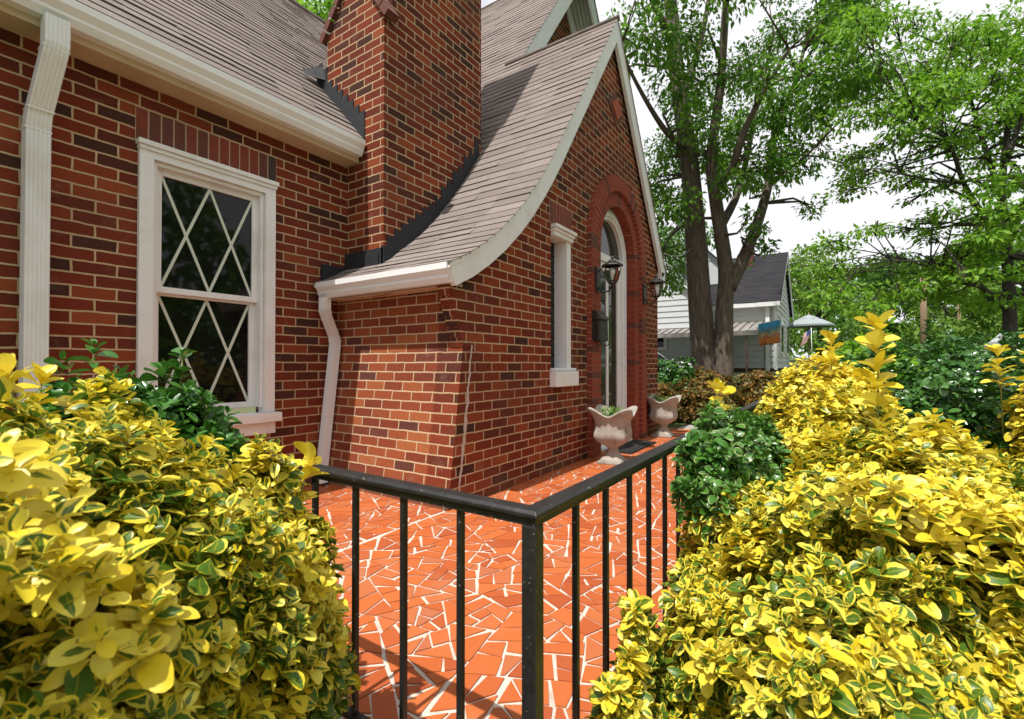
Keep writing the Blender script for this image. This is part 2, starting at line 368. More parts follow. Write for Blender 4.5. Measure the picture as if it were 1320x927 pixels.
def at(x, y, fw):
    """site plan helper: survey bearing/elevation of a landmark and its distance -> ground coordinates"""
    ya = math.atan2(412,612); r = (x-660)/612*fw
    return np.array([math.cos(ya)*fw+math.sin(ya)*r, math.sin(ya)*fw-math.cos(ya)*r, .97+(470-y)/612*fw])
def terr(x):
    s = lambda a, b: (lambda t: t*t*(3-2*t))(min(1, max(0, (x-a)/(b-a))))
    return -.35+.30*s(5.5,8)+.75*s(7.5,14)+.6*s(14,40)+.8*s(30,90)

# ------------------------------------------------------------------ ground, street
xs = [-300,-120,-50,-20,-8]+[-3+.5*i for i in range(46)]+[21,22,24,26,28,30,33,36,40,45,50,58,66,76,90,120,180,400]
ys = [-300,-100,-40,-16,-13,-7,-5,-3,0,3,6,12,25,60,150,400]
mb = MB(); vs = [(x,y,terr(x)) for x in xs for y in ys]; ny = len(ys)
mb.mesh_faces(vs, [(i*ny+j,(i+1)*ny+j,(i+1)*ny+j+1,i*ny+j+1) for i in range(len(xs)-1) for j in range(ny-1)])
struct(mb.build('ground', M['ground']))
mb = MB()
for a, b in zip(xs, xs[1:]): mb.poly([(a,-15,terr(a)+.006),(b,-15,terr(b)+.006),(b,-8.2,terr(b)+.006),(a,-8.2,terr(a)+.006)])
struct(mb.build('road', M['asphalt']))
mb = MB()
for a, b in zip(xs, xs[1:]):
    A, B = terr(a), terr(b)
    for (y0,y1,h) in ((-8.2,-8.05,.13),(-6.6,-5.3,.05),(-15.15,-15.0,.13)):
        mb.poly([(a,y0,A+h),(b,y0,B+h),(b,y1,B+h),(a,y1,A+h)]); mb.poly([(a,y0,A-.05),(b,y0,B-.05),(b,y0,B+h),(a,y0,A+h)]); mb.poly([(b,y1,B-.05),(a,y1,A-.05),(a,y1,A+h),(b,y1,B+h)])
struct(mb.build('pavement', M['paving']))

# ------------------------------------------------------------------ patio: broken-tile paving, one mesh
def split(poly, amin):
    A = abs(sum(a[0]*b[1]-b[0]*a[1] for a, b in zip(poly, poly[1:]+poly[:1])))/2
    if A < amin*random.uniform(.55,1.9) or len(poly) < 3: return [poly]
    c = np.mean(poly, axis=0); q = np.array(poly)-c; w, v = np.linalg.eigh(q.T@q); d = v[:,0]
    ang = random.gauss(0,.38); d = np.array([d[0]*math.cos(ang)-d[1]*math.sin(ang), d[0]*math.sin(ang)+d[1]*math.cos(ang)])
    n = np.array([-d[1], d[0]]); off = c+n*random.uniform(-.18,.18)*math.sqrt(A)
    L=[]; Rr=[]
    for a, b in zip(poly, poly[1:]+poly[:1]):
        sa = (np.array(a)-off)@n; sb = (np.array(b)-off)@n
        (L if sa >= 0 else Rr).append(tuple(a))
        if sa*sb < 0:
            t = sa/(sa-sb); p = tuple(np.array(a)+(np.array(b)-np.array(a))*t); L.append(p); Rr.append(p)
    if len(L) < 3 or len(Rr) < 3: return [poly]
    return split(L, amin)+split(Rr, amin)
def inset(poly):
    A2 = sum(a[0]*b[1]-b[0]*a[1] for a, b in zip(poly, poly[1:]+poly[:1]))
    if A2 < 0: poly = poly[::-1]
    out = [tuple(p) for p in poly]
    for a, b in zip(poly, poly[1:]+poly[:1]):
        e = np.array(b)-np.array(a); l = np.linalg.norm(e)
        if l < 1e-5: continue
        n = np.array([-e[1], e[0]])/l; dd = random.choice([.0026,.0032,.004,.005,.007,.0105])
        tilt = random.uniform(-.09,.09); n = np.array([n[0]*math.cos(tilt)-n[1]*math.sin(tilt), n[0]*math.sin(tilt)+n[1]*math.cos(tilt)])
        o = (np.array(a)+np.array(b))/2+n*dd; res=[]
        for p, q in zip(out, out[1:]+out[:1]):
            sp = (np.array(p)-o)@n; sq = (np.array(q)-o)@n
            if sp >= 0: res.append(p)
            if sp*sq < 0: t = sp/(sp-sq); res.append(tuple(np.array(p)+(np.array(q)-np.array(p))*t))
        out = res
        if len(out) < 3: return None
    return out
mb = MB()
for (x0,x1,y0,y1) in ((.66,7.4,.40,2.12),(.66,2.72,2.12,3.5)):
    mb.box(x0,x1,y0,y1,-.42,0)
    seeds = [(x0+(i+random.random())*.5, y0+(j+random.random())*.5) for i in range(-1,int((x1-x0)/.5)+2) for j in range(-1,int((y1-y0)/.5)+2)]
    cells = []
    for a in seeds:             # the mason's patches: irregular convex fields, each broken into shards
        pl = [(x0+.02,y0+.02),(x1-.02,y0+.02),(x1-.02,y1),(x0+.02,y1)]
        for b in seeds:
            if b is a or abs(b[0]-a[0]) > 1.3 or abs(b[1]-a[1]) > 1.3: continue
            n = np.array(a)-np.array(b); o = (np.array(a)+np.array(b))/2; res=[]
            for p, q in zip(pl, pl[1:]+pl[:1]):
                sp = (np.array(p)-o)@n; sq = (np.array(q)-o)@n
                if sp >= 0: res.append(p)
                if sp*sq < 0: u_ = sp/(sp-sq); res.append(tuple(np.array(p)+(np.array(q)-np.array(p))*u_))
            pl = res
            if len(pl) < 3: break
        if len(pl) >= 3: cells.append(pl)
    for pl in [q for c in cells for q in split(c, .0095)]:
        q = inset(pl)
        if not q: continue
        z = .004+random.uniform(0,.0012); i = len(mb.v); n = len(q)
        mb.v += [(a,b,0.0002) for a,b in q]+[(a,b,z) for a,b in q]
        fs = [tuple(i+n+k for k in range(n))]+[(i+k,i+(k+1)%n,i+n+(k+1)%n,i+n+k) for k in range(n)]
        for f in fs: mb.f.append(f); mb.m.append(1); mb.sm.append(False); mb.uv += [(mb.v[k][0],mb.v[k][1]) for k in f]
struct(mb.build('patio', [M['grout'], M['tile']]))
mb = MB(); mb.box(7.4,9.6,.6,2.0,-.4,-.02); mb.box(8.3,9.6,-.2,.6,-.4,-.03)
struct(mb.build('path', M['slab']))

# ------------------------------------------------------------------ brick house
H = thing('brick_house', 'red brick cottage with a steep swept front gable, big chimney and white trim', 'house', (4,3,0))
YF, YM = 2.11, 3.50
def part(name, mb, mat, parent=H, **kw): return mb.build(name, mat, parent, **kw)
def rect(x0,x1,z0,z1): return [(x0,z0),(x1,z0),(x1,z1),(x0,z1)]
RAKE = [(2.30,1.635),(2.47,1.715),(2.65,1.825),(2.85,1.97),(3.045,2.135),(3.22,2.305),(3.394,2.50),(3.56,2.70),(3.731,2.925),(4.0,3.30),(4.293,3.71),(5.20,4.985)]
def rz(x):
    for (a,b),(c,d) in zip(RAKE,RAKE[1:]):
        if a <= x <= c: return b+(d-b)*(x-a)/(c-a)
    return RAKE[-1][1]+1.413*(x-RAKE[-1][0]) if x > 5.2 else RAKE[0][1]
# arch opening of the doorway
AX, AZ, AR = 5.40, 2.27, .55
def arch(r, n=20, z0=0.0): return [(AX-r,z0),(AX+r,z0)]+[(AX+r*math.cos(math.pi*k/n), AZ+r*1.06*math.sin(math.pi*k/n)) for k in range(n+1)]
out = [(2.47,0.002),(AX-AR,.002)]
left = [(2.525,1.085),(2.525,1.56)]+[(x,z-.05) for x,z in RAKE if x > 2.53]
right = [(6.95,2.50),(6.95,.002),(AX+AR,.002)]
arch_in = [(AX+AR*math.cos(math.pi*k/20), AZ+AR*1.06*math.sin(math.pi*k/20)) for k in range(21)]
outline = [(2.375,.002)]+left+right+arch_in+[(AX-AR,.002)]
mb = MB(); WN = rect(3.765,4.15,.80,2.225)
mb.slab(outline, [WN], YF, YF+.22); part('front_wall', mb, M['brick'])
# side wall with battered foot
mb = MB(); y0, y1 = YF+.22, YM+.05
mb.poly([(2.525,y1,1.085),(2.525,y0,1.085),(2.525,y0,1.56),(2.525,y1,1.56)]); mb.poly([(2.375,y1,.002),(2.375,y0,.002),(2.525,y0,1.085),(2.525,y1,1.085)])
mb.poly([(2.80,y0,.002),(2.80,y1,.002),(2.80,y1,1.56),(2.80,y0,1.56)]); mb.poly([(2.525,y1,1.56),(2.525,y0,1.56),(2.80,y0,1.56),(2.80,y1,1.56)])
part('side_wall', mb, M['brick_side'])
mb = MB()      # pale mortar wash down the battered corner
pts = [(2.468+.15*k/15+.005*math.sin(k*2.3), .05+1.08*k/15) for k in range(16)]
pts = [(a+(c-a)*q/4+.003*math.sin(9*(za+(zc-za)*q/4)+q*2.1), za+(zc-za)*q/4) for (a,za),(c,zc) in zip(pts,pts[1:]) for q in range(4)]
for (a,za),(b,zb) in zip(pts,pts[1:]): 
    w = .014+.022*max(0,math.sin(za*3.0))**2*(.65+.35*math.sin(za*37)); mb.poly([(a-.002,YF-.003,za),(a+w,YF-.003,za),(b+w,YF-.003,zb),(b-.002,YF-.003,zb)])
part('mortar_streak', mb, m_plain('mortar_wash', (.52,.44,.38), .95, .2, 40, bump=.6))
mb = MB()
cp = [(2.60,1.505),(2.60,1.092),(2.527,1.092)]
for k in range(6): cp += [(2.527-.026*k-.007, 1.094+.0685*k), (2.527-.026*(k+1), 1.092+.0685*(k+1)-.002)]
mb.slab(cp[:-1]+[(2.371,1.505)], [], YF-.006, YF+.10)
part('corbel', mb, M['brick'])
# main wall with window opening
MW = rect(1.125,1.955,.60,2.33)
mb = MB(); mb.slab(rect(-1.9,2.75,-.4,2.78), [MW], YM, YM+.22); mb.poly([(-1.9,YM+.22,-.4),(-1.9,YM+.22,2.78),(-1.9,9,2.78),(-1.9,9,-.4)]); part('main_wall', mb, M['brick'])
def soldier(name, x0, x1, z0, z1, y):
    mb = MB(); n = max(3, round((x1-x0)/.068)); w = (x1-x0)/n
    mb.box(x0,x1,y-.0015,y+.06,z0,z1,0)
    for k in range(n):
        a = x0+w*k+.0042; b = x0+w*(k+1)-.0042
        mb.box(a,b,y-.0045,y+.05,z0+.003,z1-.003, random.choice([1,1,2,3,3,1]))
    return part(name, mb, [M['mortar'],M['b_red'],M['b_dark'],M['b_brown']], bevel=.002)
M['mortar'] = m_plain('sand_mortar', (.46,.33,.22), .95, .2, 40, bump=.5)
M['b_red'] = m_plain('deep_red_brick', (.20,.036,.018), .85, .35, 24, bump=.5, bscale=60, dirt=(.08,.03,.02,.5))
M['b_dark'] = m_plain('burnt_brick', (.05,.028,.028), .85, .35, 24, bump=.5, bscale=60)
M['b_brown'] = m_plain('brown_red_brick', (.12,.035,.022), .85, .35, 24, bump=.5, bscale=60)
soldier('soldier_course', 1.10, 1.985, 2.345, 2.545, YM)
soldier('soldier_course', 3.745, 4.19, 2.262, 2.468, YF)
# brick arch: two stepped rings of radial bricks with straight legs
mb = MB()
def ring(r0, r1, yf, yb, z0, m):
    n = int(math.pi*(r0+r1)/2/.066); 
    for k in range(n):
        t0 = math.pi*(k+.075)/n; t1 = math.pi*(k+.925)/n
        q = [(AX+r*math.cos(t), AZ+r*1.06*math.sin(t)) for r,t in ((r0,t0),(r1,t0),(r1,t1),(r0,t1))]
        mm = random.choice(m); mb.poly([(x,yf,z) for x,z in q][::-1], m=mm)
        for a, b in zip(q, q[1:]+q[:1]): mb.poly([(a[0],yf,a[1]),(b[0],yf,b[1]),(b[0],yb,b[1]),(a[0],yb,a[1])], m=mm)
    n = round((AZ-z0)/.068); hh = (AZ-z0)/n
    for k in range(n):
        for s in (-1,1):
            xa, xb = sorted((AX+s*r0, AX+s*r1)); mb.box(xa+.001,xb-.001,yf,yb,z0+hh*k+.0036,z0+hh*(k+1)-.0036, random.choice(m))
def bed(r0, r1, yf, yb):
    n = 24; q = [(AX+r0*math.cos(math.pi*k/n), AZ+r0*1.06*math.sin(math.pi*k/n)) for k in range(n+1)]; p = [(AX+r1*math.cos(math.pi*k/n), AZ+r1*1.06*math.sin(math.pi*k/n)) for k in range(n+1)]
    q = [(AX+r0,.003)]+q+[(AX-r0,.003)]; p = [(AX+r1,.003)]+p+[(AX-r1,.003)]
    for k in range(len(q)-1):
        mb.poly([(q[k][0],yf,q[k][1]),(p[k][0],yf,p[k][1]),(p[k+1][0],yf,p[k+1][1]),(q[k+1][0],yf,q[k+1][1])], m=0)
        mb.poly([(q[k][0],yf,q[k][1]),(q[k+1][0],yf,q[k+1][1]),(q[k+1][0],yb,q[k+1][1]),(q[k][0],yb,q[k][1])], m=0)
        mb.poly([(p[k][0],yf,p[k][1]),(p[k+1][0],yf,p[k+1][1]),(p[k+1][0],yb,p[k+1][1]),(p[k][0],yb,p[k][1])], m=0)
M['joint'] = m_plain('red_stained_mortar', (.40,.24,.16), .95, .25, 30)
bed(.702,.868,YF-.052,YF+.02); ring(.70,.87,YF-.058,YF+.01,.004,[1,1,1,1,1,2]); bed(.552,.698,YF-.012,YF+.1); ring(.545,.70,YF-.018,YF+.14,.004,[1,1,1,1,1,2])
part('arch_surround', mb, [M['joint'], m_plain('rubbed_red_brick', (.25,.042,.017), .8, .4, 14, bump=.5, bscale=60, dirt=(.12,.03,.018,.4)), M['b_brown']])
mb = MB()      # diamond ornament in the gable
for k, (w, y, m) in enumerate(((.24,YF-.012,0),(.15,YF-.03,1))):
    q = [(5.33-w,4.0),(5.33,4.0-w*.85),(5.33+w,4.0),(5.33,4.0+w*.85)]
    mb.poly([(x,y,z) for x,z in q], m=m)
    for a, b in zip(q,q[1:]+q[:1]): mb.poly([(a[0],y,a[1]),(b[0],y,b[1]),(b[0],YF+.02,b[1]),(a[0],YF+.02,a[1])], m=m)
part('diamond_ornament', mb, [M['b_brown'], m_plain('smooth_orange_brick', (.34,.075,.035), .8, .2, 20)])
mb = MB(); mb.box(5.45,5.475,YF-.10,YF-.062,2.72,3.5)
# ---- roofs with real shingle courses
def resample(prof, step):
    P = [Vector((a,b,0)) for a,b in prof]; out=[P[0].copy()]; acc=0
    for a, b in zip(P,P[1:]):
        L = (b-a).length; d = (b-a)/L; s = step-acc
        while s < L: out.append(a+d*s); s += step
        acc = L-(s-step)
    out.append(P[-1].copy()); return [(p.x,p.y) for p in out]
def courses(mb, prof, axis, rng_of, step=.112, lift=.013, flip=False):
    pts = resample(prof, step); s = 0
    for i, ((a,za),(b,zb)) in enumerate(zip(pts,pts[1:])):
        L = math.hypot(b-a, zb-za)
        if L < 1e-4: continue
        n = Vector((-(zb-za)/L, (b-a)/L));
        if n.y < 0: n = -n
        lo = (a+n.x*lift, za+n.y*lift); 
        for (c0, c1) in rng_of((a+b)/2):
            ncut = max(1, int((c1-c0)/.31)); ph = random.random()*.3; cs = [c0]+[min(c1-.01,max(c0+.01,c0+(k+ph)*.31)) for k in range(1,ncut)]+[c1]
            for u, v in zip(cs, cs[1:]):
                j = random.choice([-.009,-.008,-.007,-.006,-.003]); jl = random.uniform(-.006,.006)
                l2 = (lo[0]+n.x*j-(b-a)/L*jl, lo[1]+n.y*j-(zb-za)/L*jl)
                def W(p, c): return (p[0],c,p[1]) if axis == 'y' else (c,p[0],p[1])
                q = [W(l2,u),W(l2,v),W((b,zb),v),W((b,zb),u)]
                r_ = random.randint(0,60)*.31+.004; mb.poly(q, [(r_,i*.128+.004),(r_+.302,i*.128+.004),(r_+.302,i*.128+.124),(r_,i*.128+.124)])
                base = (a-n.x*.01, za-n.y*.01)
                mb.poly([W(l2,u),W(base,u),W(base,v),W(l2,v)], [(u,i*.128)]*2+[(v,i*.128)]*2)
def deck(mb, prof, axis, c0, c1, th=.03, m=0):
    for (a,za),(b,zb) in zip(prof,prof[1:]):
        W = (lambda x,z,c: (x,c,z)) if axis == 'y' else (lambda x,z,c: (c,x,z))
        mb.poly([W(a,za-th,c0),W(b,zb-th,c0),W(b,zb-th,c1),W(a,za-th,c1)], m=m)
        mb.poly([W(a,za,c0),W(b,zb,c0),W(b,zb-th,c0),W(a,za-th,c0)], m=m)
        mb.poly([W(a,za,c1),W(b,zb,c1),W(b,zb-th,c1),W(a,za-th,c1)], m=m)
AP2 = (7.2, 4.985+1.413*2.0)
mb = MB(); fr = RAKE+[(AP2[0],AP2[1])]
courses(mb, fr, 'y', lambda x: [(2.02,3.49)] if x < 3.8 else ([(2.02,8.5)] if x < 5.2 else [(3.36,8.5)]))
rs = [(7.08,2.33),(5.20,4.985)]; courses(mb, rs, 'y', lambda x: [(2.02,4.0)])
rs2 = [(10.9,2.60),AP2]; courses(mb, rs2, 'y', lambda x: [(3.36,8.5)])
mb.tube([(5.20,2.01,4.99),(5.20,3.6,4.99)], .03, 6); mb.tube([(7.2,3.36,AP2[1]),(7.2,8.5,AP2[1])], .03, 6)
g_roof = part('gable_roof', mb, M['shingle'])
mb = MB(); deck(mb, [p for p in RAKE], 'y', 2.03, 3.49, .035); deck(mb, rs, 'y', 2.03, 4.0, .035); deck(mb, [(5.2,4.985),AP2], 'y', 3.38, 8.5, .06); deck(mb, rs2, 'y', 3.38, 8.5, .06)
part('roof_deck', mb, M['white'], g_roof)
ME, MR = (3.27,2.875), (6.5,2.875+1.05*3.23)
mb = MB(); courses(mb, [ME,MR], 'x', lambda y: [(-2.1,2.61)] if y < 3.79 else [(-2.1,8)], lift=.014)
courses(mb, [(9.8,2.8),MR], 'x', lambda y: [(-2.1,8)])
mb.tube([(-2.1,6.5,MR[1]+.005),(8,6.5,MR[1]+.005)], .04, 6)
m_roof = part('main_roof', mb, M['shingle'])
mb = MB(); deck(mb, [ME,MR], 'x', -2.1, 2.6, .05); part('roof_deck', mb, M['white'], m_roof)
# rake boards (curved on the left)
def rake_board(name, prof, y, top=.02, h=.14, th=.035):
    mb = MB(); up=[]; dn=[]
    for i, (x,z) in enumerate(prof):
        a = prof[max(0,i-1)]; b = prof[min(len(prof)-1,i+1)]; L = math.hypot(b[0]-a[0],b[1]-a[1]); n = (-(b[1]-a[1])/L,(b[0]-a[0])/L)
        if n[1] < 0: n = (-n[0],-n[1])
        up.append((x-n[0]*top, z-n[1]*top)); dn.append((x-n[0]*(top+h), z-n[1]*(top+h)))
    return up, dn
def rake_mesh(mb, up, dn, y0, y1):
    for k in range(len(up)-1):
        a,b,c,d = up[k],up[k+1],dn[k+1],dn[k]
        mb.poly([(a[0],y0,a[1]),(d[0],y0,d[1]),(c[0],y0,c[1]),(b[0],y0,b[1])]); mb.poly([(a[0],y1,a[1]),(b[0],y1,b[1]),(c[0],y1,c[1]),(d[0],y1,d[1])])
        mb.poly([(d[0],y0,d[1]),(d[0],y1,d[1]),(c[0],y1,c[1]),(c[0],y0,c[1])]); mb.poly([(a[0],y0,a[1]),(b[0],y0,b[1]),(b[0],y1,b[1]),(a[0],y1,a[1])])
    for a, d in ((up[0],dn[0]),(up[-1],dn[-1])): mb.poly([(a[0],y0,a[1]),(a[0],y1,a[1]),(d[0],y1,d[1]),(d[0],y0,d[1])])
SM = [RAKE[0]]
for (a,b) in zip(RAKE,RAKE[1:]):
    for k in range(1,4): SM.append((a[0]+(b[0]-a[0])*k/3, a[1]+(b[1]-a[1])*k/3))
def apexfix(up, dn):        # mitre at the ridge
    k = dn[-1]; dn[-1] = (up[-1][0]+(.0), up[-1][1]-(.16)/math.cos(R(54.7))); up[-1] = (5.20, up[-1][1]+.0); dn[-1] = (5.20, 4.985-.16/math.cos(R(54.7))); up[-1] = (5.20, 4.985-.02/math.cos(R(54.7))); return up, dn
mb = MB(); u, d = apexfix(*rake_board('l', SM, 2.03)); rake_mesh(mb, u, d, 2.035, 2.075)
part('rake_board', mb, M['white'])
mb = MB(); u, d = apexfix(*rake_board('r', rs, 2.03)); rake_mesh(mb, u, d, 2.037, 2.077)
mb.box(6.93,7.09,2.037,2.14,2.16,2.32); part('rake_board', mb, M['white'])
def big_rake(pr):
    u, d = rake_board('b', pr, 3.4, .03, .2); c = math.cos(R(54.7)); d[-1] = (7.2, AP2[1]-.23/c); u[-1] = (7.2, AP2[1]-.03/c); return u, d
for pr, y in (([(5.15,4.985+1.413*-.05),AP2],3.375),(rs2,3.377)):
    mb = MB(); u, d = big_rake(pr); rake_mesh(mb, u, d, y, y+.035); part('rake_board', mb, M['white'])
# upper cross gable: brick with frieze boards
mb = MB(); mb.slab([(4.2,3.3),(10.2,3.3),(7.2,AP2[1]-.12)], [], 3.80, 4.0); part('upper_gable_wall', mb, M['brick'])
for s in (-1,1):
    mb = MB(); c = math.cos(R(54.7)); q = [(7.2,AP2[1]-.10),(7.2+s*2.6,AP2[1]-.10-2.6*1.413),(7.2+s*2.6,AP2[1]-.10-2.6*1.413-.42),(7.2,AP2[1]-.10-.42)]
    if s > 0: q.reverse()
    mb.slab(q, [], 3.765+.002*s, 3.797); part('frieze_board', mb, M['white'])
# grooved soffit boards under the right overhang
mb = MB()
for k in range(5):
    y = 3.42+.07*k; n=(1.413/1.731*-1, -1/1.731); a = (10.6,3.03); b = (7.22, AP2[1]-.03)
    off = -.10; mb.poly([(a[0]+n[0]*.09,y,a[1]+n[1]*.09),(a[0]+n[0]*.09,y+.046,a[1]+n[1]*.09),(b[0]+n[0]*.09,y+.046,b[1]+n[1]*.09),(b[0]+n[0]*.09,y,b[1]+n[1]*.09)])
part('rake_soffit', mb, m_plain('pale_green_soffit', (.62,.66,.60), .6, .05, 5))
# main eave: soffit, gutter
mb = MB(); mb.box(-2.1,2.61,3.335,3.50,2.695,2.72); mb.box(-2.1,2.61,3.33,3.352,2.69,2.90); part('soffit', mb, M['soffit'])
KP = [(0,0),(.055,0),(.075,.035),(.075,.05),(.098,.085),(.098,.125),(.088,.125),(.088,.09),(.06,.06),(.05,.015),(.008,.015),(.008,.125),(0,.125)]
def gutter_y(mb, x0, x1, y, z):     # runs along x, lip towards -y
    for a, b in zip(KP, KP[1:]+KP[:1]): mb.poly([(x0,y-a[0],z+a[1]),(x1,y-a[0],z+a[1]),(x1,y-b[0],z+b[1]),(x0,y-b[0],z+b[1])])
    for x in (x0,x1): mb.poly([(x,y,z),(x,y-.055,z),(x,y-.075,z+.05),(x,y-.098,z+.085),(x,y-.098,z+.125),(x,y,z+.125)])
mb = MB(); gutter_y(mb, -2.1, 2.60, 3.33, 2.73); part('gutter', mb, M['gutter'])
# vestibule eave: soffit, fascia, gutter along y
mb = MB(); mb.box(2.385,2.53,2.112,3.498,1.505,1.53); mb.box(2.385,2.405,2.08,3.497,1.50,1.60); sf = part('soffit', mb, M['soffit'])
mb = MB()
for k in range(7): mb.box(2.43+.006*k-.004*abs(k-3),2.45+.006*k,2.72+.035*k,2.76+.035*k,1.5035,1.51)
part('rust_patch', mb, M['rust'], sf)
mb = MB(); y0, y1, X, z = 2.05, 3.46, 2.388, 1.51
for a, b in zip(KP, KP[1:]+KP[:1]): mb.poly([(X-a[0],y0,z+a[1]),(X-a[0],y1,z+a[1]),(X-b[0],y1,z+b[1]),(X-b[0],y0,z+b[1])])
for y in (y0,y1): mb.poly([(X,y,z),(X-.055,y,z),(X-.075,y,z+.05),(X-.098,y,z+.085),(X-.098,y,z+.125),(X,y,z+.125)])
part('gutter', mb, M['gutter'])
# downspouts: ribbed rectangular pipe with elbows
def ribprof(w, d):
    pts = []; n = 6
    for k in range(n):
        a = -w/2+w*k/n; pts += [(a+w/n*.15,-d/2),(a+w/n*.3,-d/2-.004),(a+w/n*.7,-d/2-.004),(a+w/n*.85,-d/2)]
    return pts+[(w/2,-d/2),(w/2,d/2),(-w/2,d/2)]
def pipe(mb, pts, w, d, seams=()):
    # constant cross-section in the horizontal plane, sheared along the path
    pr = ribprof(w,d); rings = [[(p[0]+a, p[1]+b, p[2]) for a,b in pr] for p in pts]; n = len(pr)
    vs = [v for r in rings for v in r]; fs = [(i*n+j,(i+1)*n+j,(i+1)*n+(j+1)%n,i*n+(j+1)%n) for i in range(len(pts)-1) for j in range(n)]
    mb.mesh_faces(vs, fs, smooth=False)
    for p, e in seams:
        pr2 = [(-w/2-e,-d/2-.006),(w/2+e,-d/2-.006),(w/2+e,d/2+.003),(-w/2-e,d/2+.003)]
        for k in range(4):
            a, b = pr2[k], pr2[(k+1)%4]; mb.poly([(p[0]+a[0],p[1]+a[1],p[2]-.004),(p[0]+b[0],p[1]+b[1],p[2]-.004),(p[0]+b[0],p[1]+b[1],p[2]+.004),(p[0]+a[0],p[1]+a[1],p[2]+.004)])
mb = MB(); P1 = [(.695,3.285,2.735),(.695,3.285,2.60),(.690,3.30,2.545),(.662,3.43,2.27),(.660,3.445,2.20),(.660,3.447,-.35)]
pipe(mb, P1, .098, .078, [((.692,3.295,2.575),.003),((.664,3.42,2.29),.003),((.660,3.446,2.19),.003)])
part('downspout', mb, M['gutter'])
mb = MB(); P2 = [(2.335,3.395,1.515),(2.335,3.395,1.42),(2.345,3.40,1.38),(2.455,3.44,1.20),(2.465,3.443,1.14),(2.345,3.44,.12),(2.31,3.39,.03)]
pipe(mb, P2, .072, .06, [((2.338,3.396,1.40),.003),((2.462,3.442,1.17),.003),((2.347,3.44,.14),.003)])
part('downspout', mb, M['gutter'])

# ---- chimney
mb = MB(); CX0, CX1, CY0, CY1 = 2.62, 3.92, 3.03, 3.79
mb.box(2.70,CX1,CY0,CY1,1.2,6.75)
gp = [(CY0,1.2),(CY1,1.2),(CY1,3.93),(3.41,4.40),(CY0,3.86)]        # gabled shoulder on the left side
mb.poly([(CX0,y,z) for y,z in gp][::-1])
mb.poly([(CX0,CY0,1.2),(2.70,CY0,1.2),(2.70,CY0,3.86),(CX0,CY0,3.86)]); mb.poly([(CX0,CY1,1.2),(CX0,CY1,3.93),(2.70,CY1,3.93),(2.70,CY1,1.2)])
mb.poly([(CX0,CY0,3.86),(2.70,CY0,3.86),(2.70,3.41,4.40),(CX0,3.41,4.40)]); mb.poly([(CX0,3.41,4.40),(2.70,3.41,4.40),(2.70,CY1,3.93),(CX0,CY1,3.93)])
ch = part('chimney', mb, M['brick'])
mb = MB()
for (ya,za,yb,zb) in ((2.985,3.80,3.41,4.405),(3.83,3.885,3.41,4.405)):
    for k in range(6):
        t0, t1 = k/6+.01, (k+1)/6-.01; L = math.hypot(yb-ya,zb-za); n = (-(zb-za)/L*(1 if yb>ya else -1), abs(yb-ya)/L)
        q = [(ya+(yb-ya)*t0, za+(zb-za)*t0),(ya+(yb-ya)*t1, za+(zb-za)*t1)]; q += [(q[1][0]+n[0]*.06,q[1][1]+n[1]*.06),(q[0][0]+n[0]*.06,q[0][1]+n[1]*.06)]
        for x in (2.585,2.71): mb.poly([(x,y,z) for y,z in q])
        for a, b in zip(q,q[1:]+q[:1]): mb.poly([(2.585,a[0],a[1]),(2.71,a[0],a[1]),(2.71,b[0],b[1]),(2.585,b[0],b[1])])
part('coping', mb, M['b_brown'], ch)
mb = MB(); mb.box(2.66,3.96,2.99,3.83,6.75,6.85); part('chimney_cap', mb, M['concrete'], ch)
# stepped flashing along the front face, side face, and apron
def step_flash(mb, prof, hgt, step, place, th):
    """prof: (s, z) increasing; upper edge steps with the brick courses"""
    s0, s1 = prof[0][0], prof[-1][0]; n = int((s1-s0)/step)
    zf = lambda s: next((a[1]+(b[1]-a[1])*(s-a[0])/(b[0]-a[0]) for a,b in zip(prof,prof[1:]) if a[0]<=s<=b[0]+1e-6), prof[-1][1])
    prev = None
    for k in range(n):
        a = s0+step*k; b = min(s1, a+step); zt = math.ceil((zf((a+b)/2)+hgt)/.068)*.068
        mb.poly([place(a,zf(a)-.05,th),place(b,zf(b)-.05,th),place(b,zt-.010,th),place(a,zt,th)])
        mb.poly([place(a,zt,th),place(b,zt-.010,th),place(b,zt-.010,0),place(a,zt,0)])
        if prev is not None: mb.poly([place(a,prev,th),place(a,zt,th),place(a,zt,0),place(a,prev,0)])
        prev = zt-.010
mb = MB(); step_flash(mb, [(x,z) for x,z in RAKE if 2.6<x<3.8]+[(3.95,rz(3.95))], .15, .082, lambda s,z,t: (s,CY0-.002-t,z), .008)
part('step_flashing', mb, M['flashing'], ch)
mb = MB(); step_flash(mb, [(3.26,2.90),(3.96,3.62)], .13, .075, lambda s,z,t: (CX0-.002-t,s,z), .008)
# lifted flashing flap at the back corner
mb.poly([(2.612,3.96,3.64),(2.45,3.93,3.62),(2.612,3.84,3.70)]); mb.poly([(2.612,3.96,3.64),(2.612,3.84,3.70),(2.612,3.82,3.53)]); mb.poly([(2.45,3.93,3.62),(2.47,3.89,3.57),(2.612,3.80,3.56),(2.612,3.84,3.70)])
part('step_flashing', mb, M['flashing'], ch)
mb = MB(); mb.box(2.592,2.618,3.0,3.495,1.74,1.925); mb.box(2.592,2.70,2.998,3.027,1.78,1.94); mb.box(2.36,2.60,3.462,3.495,1.62,1.80); mb.box(2.58,2.594,3.05,3.30,1.78,1.89)
part('base_flashing', mb, M['flashing'], ch, bevel=.003)

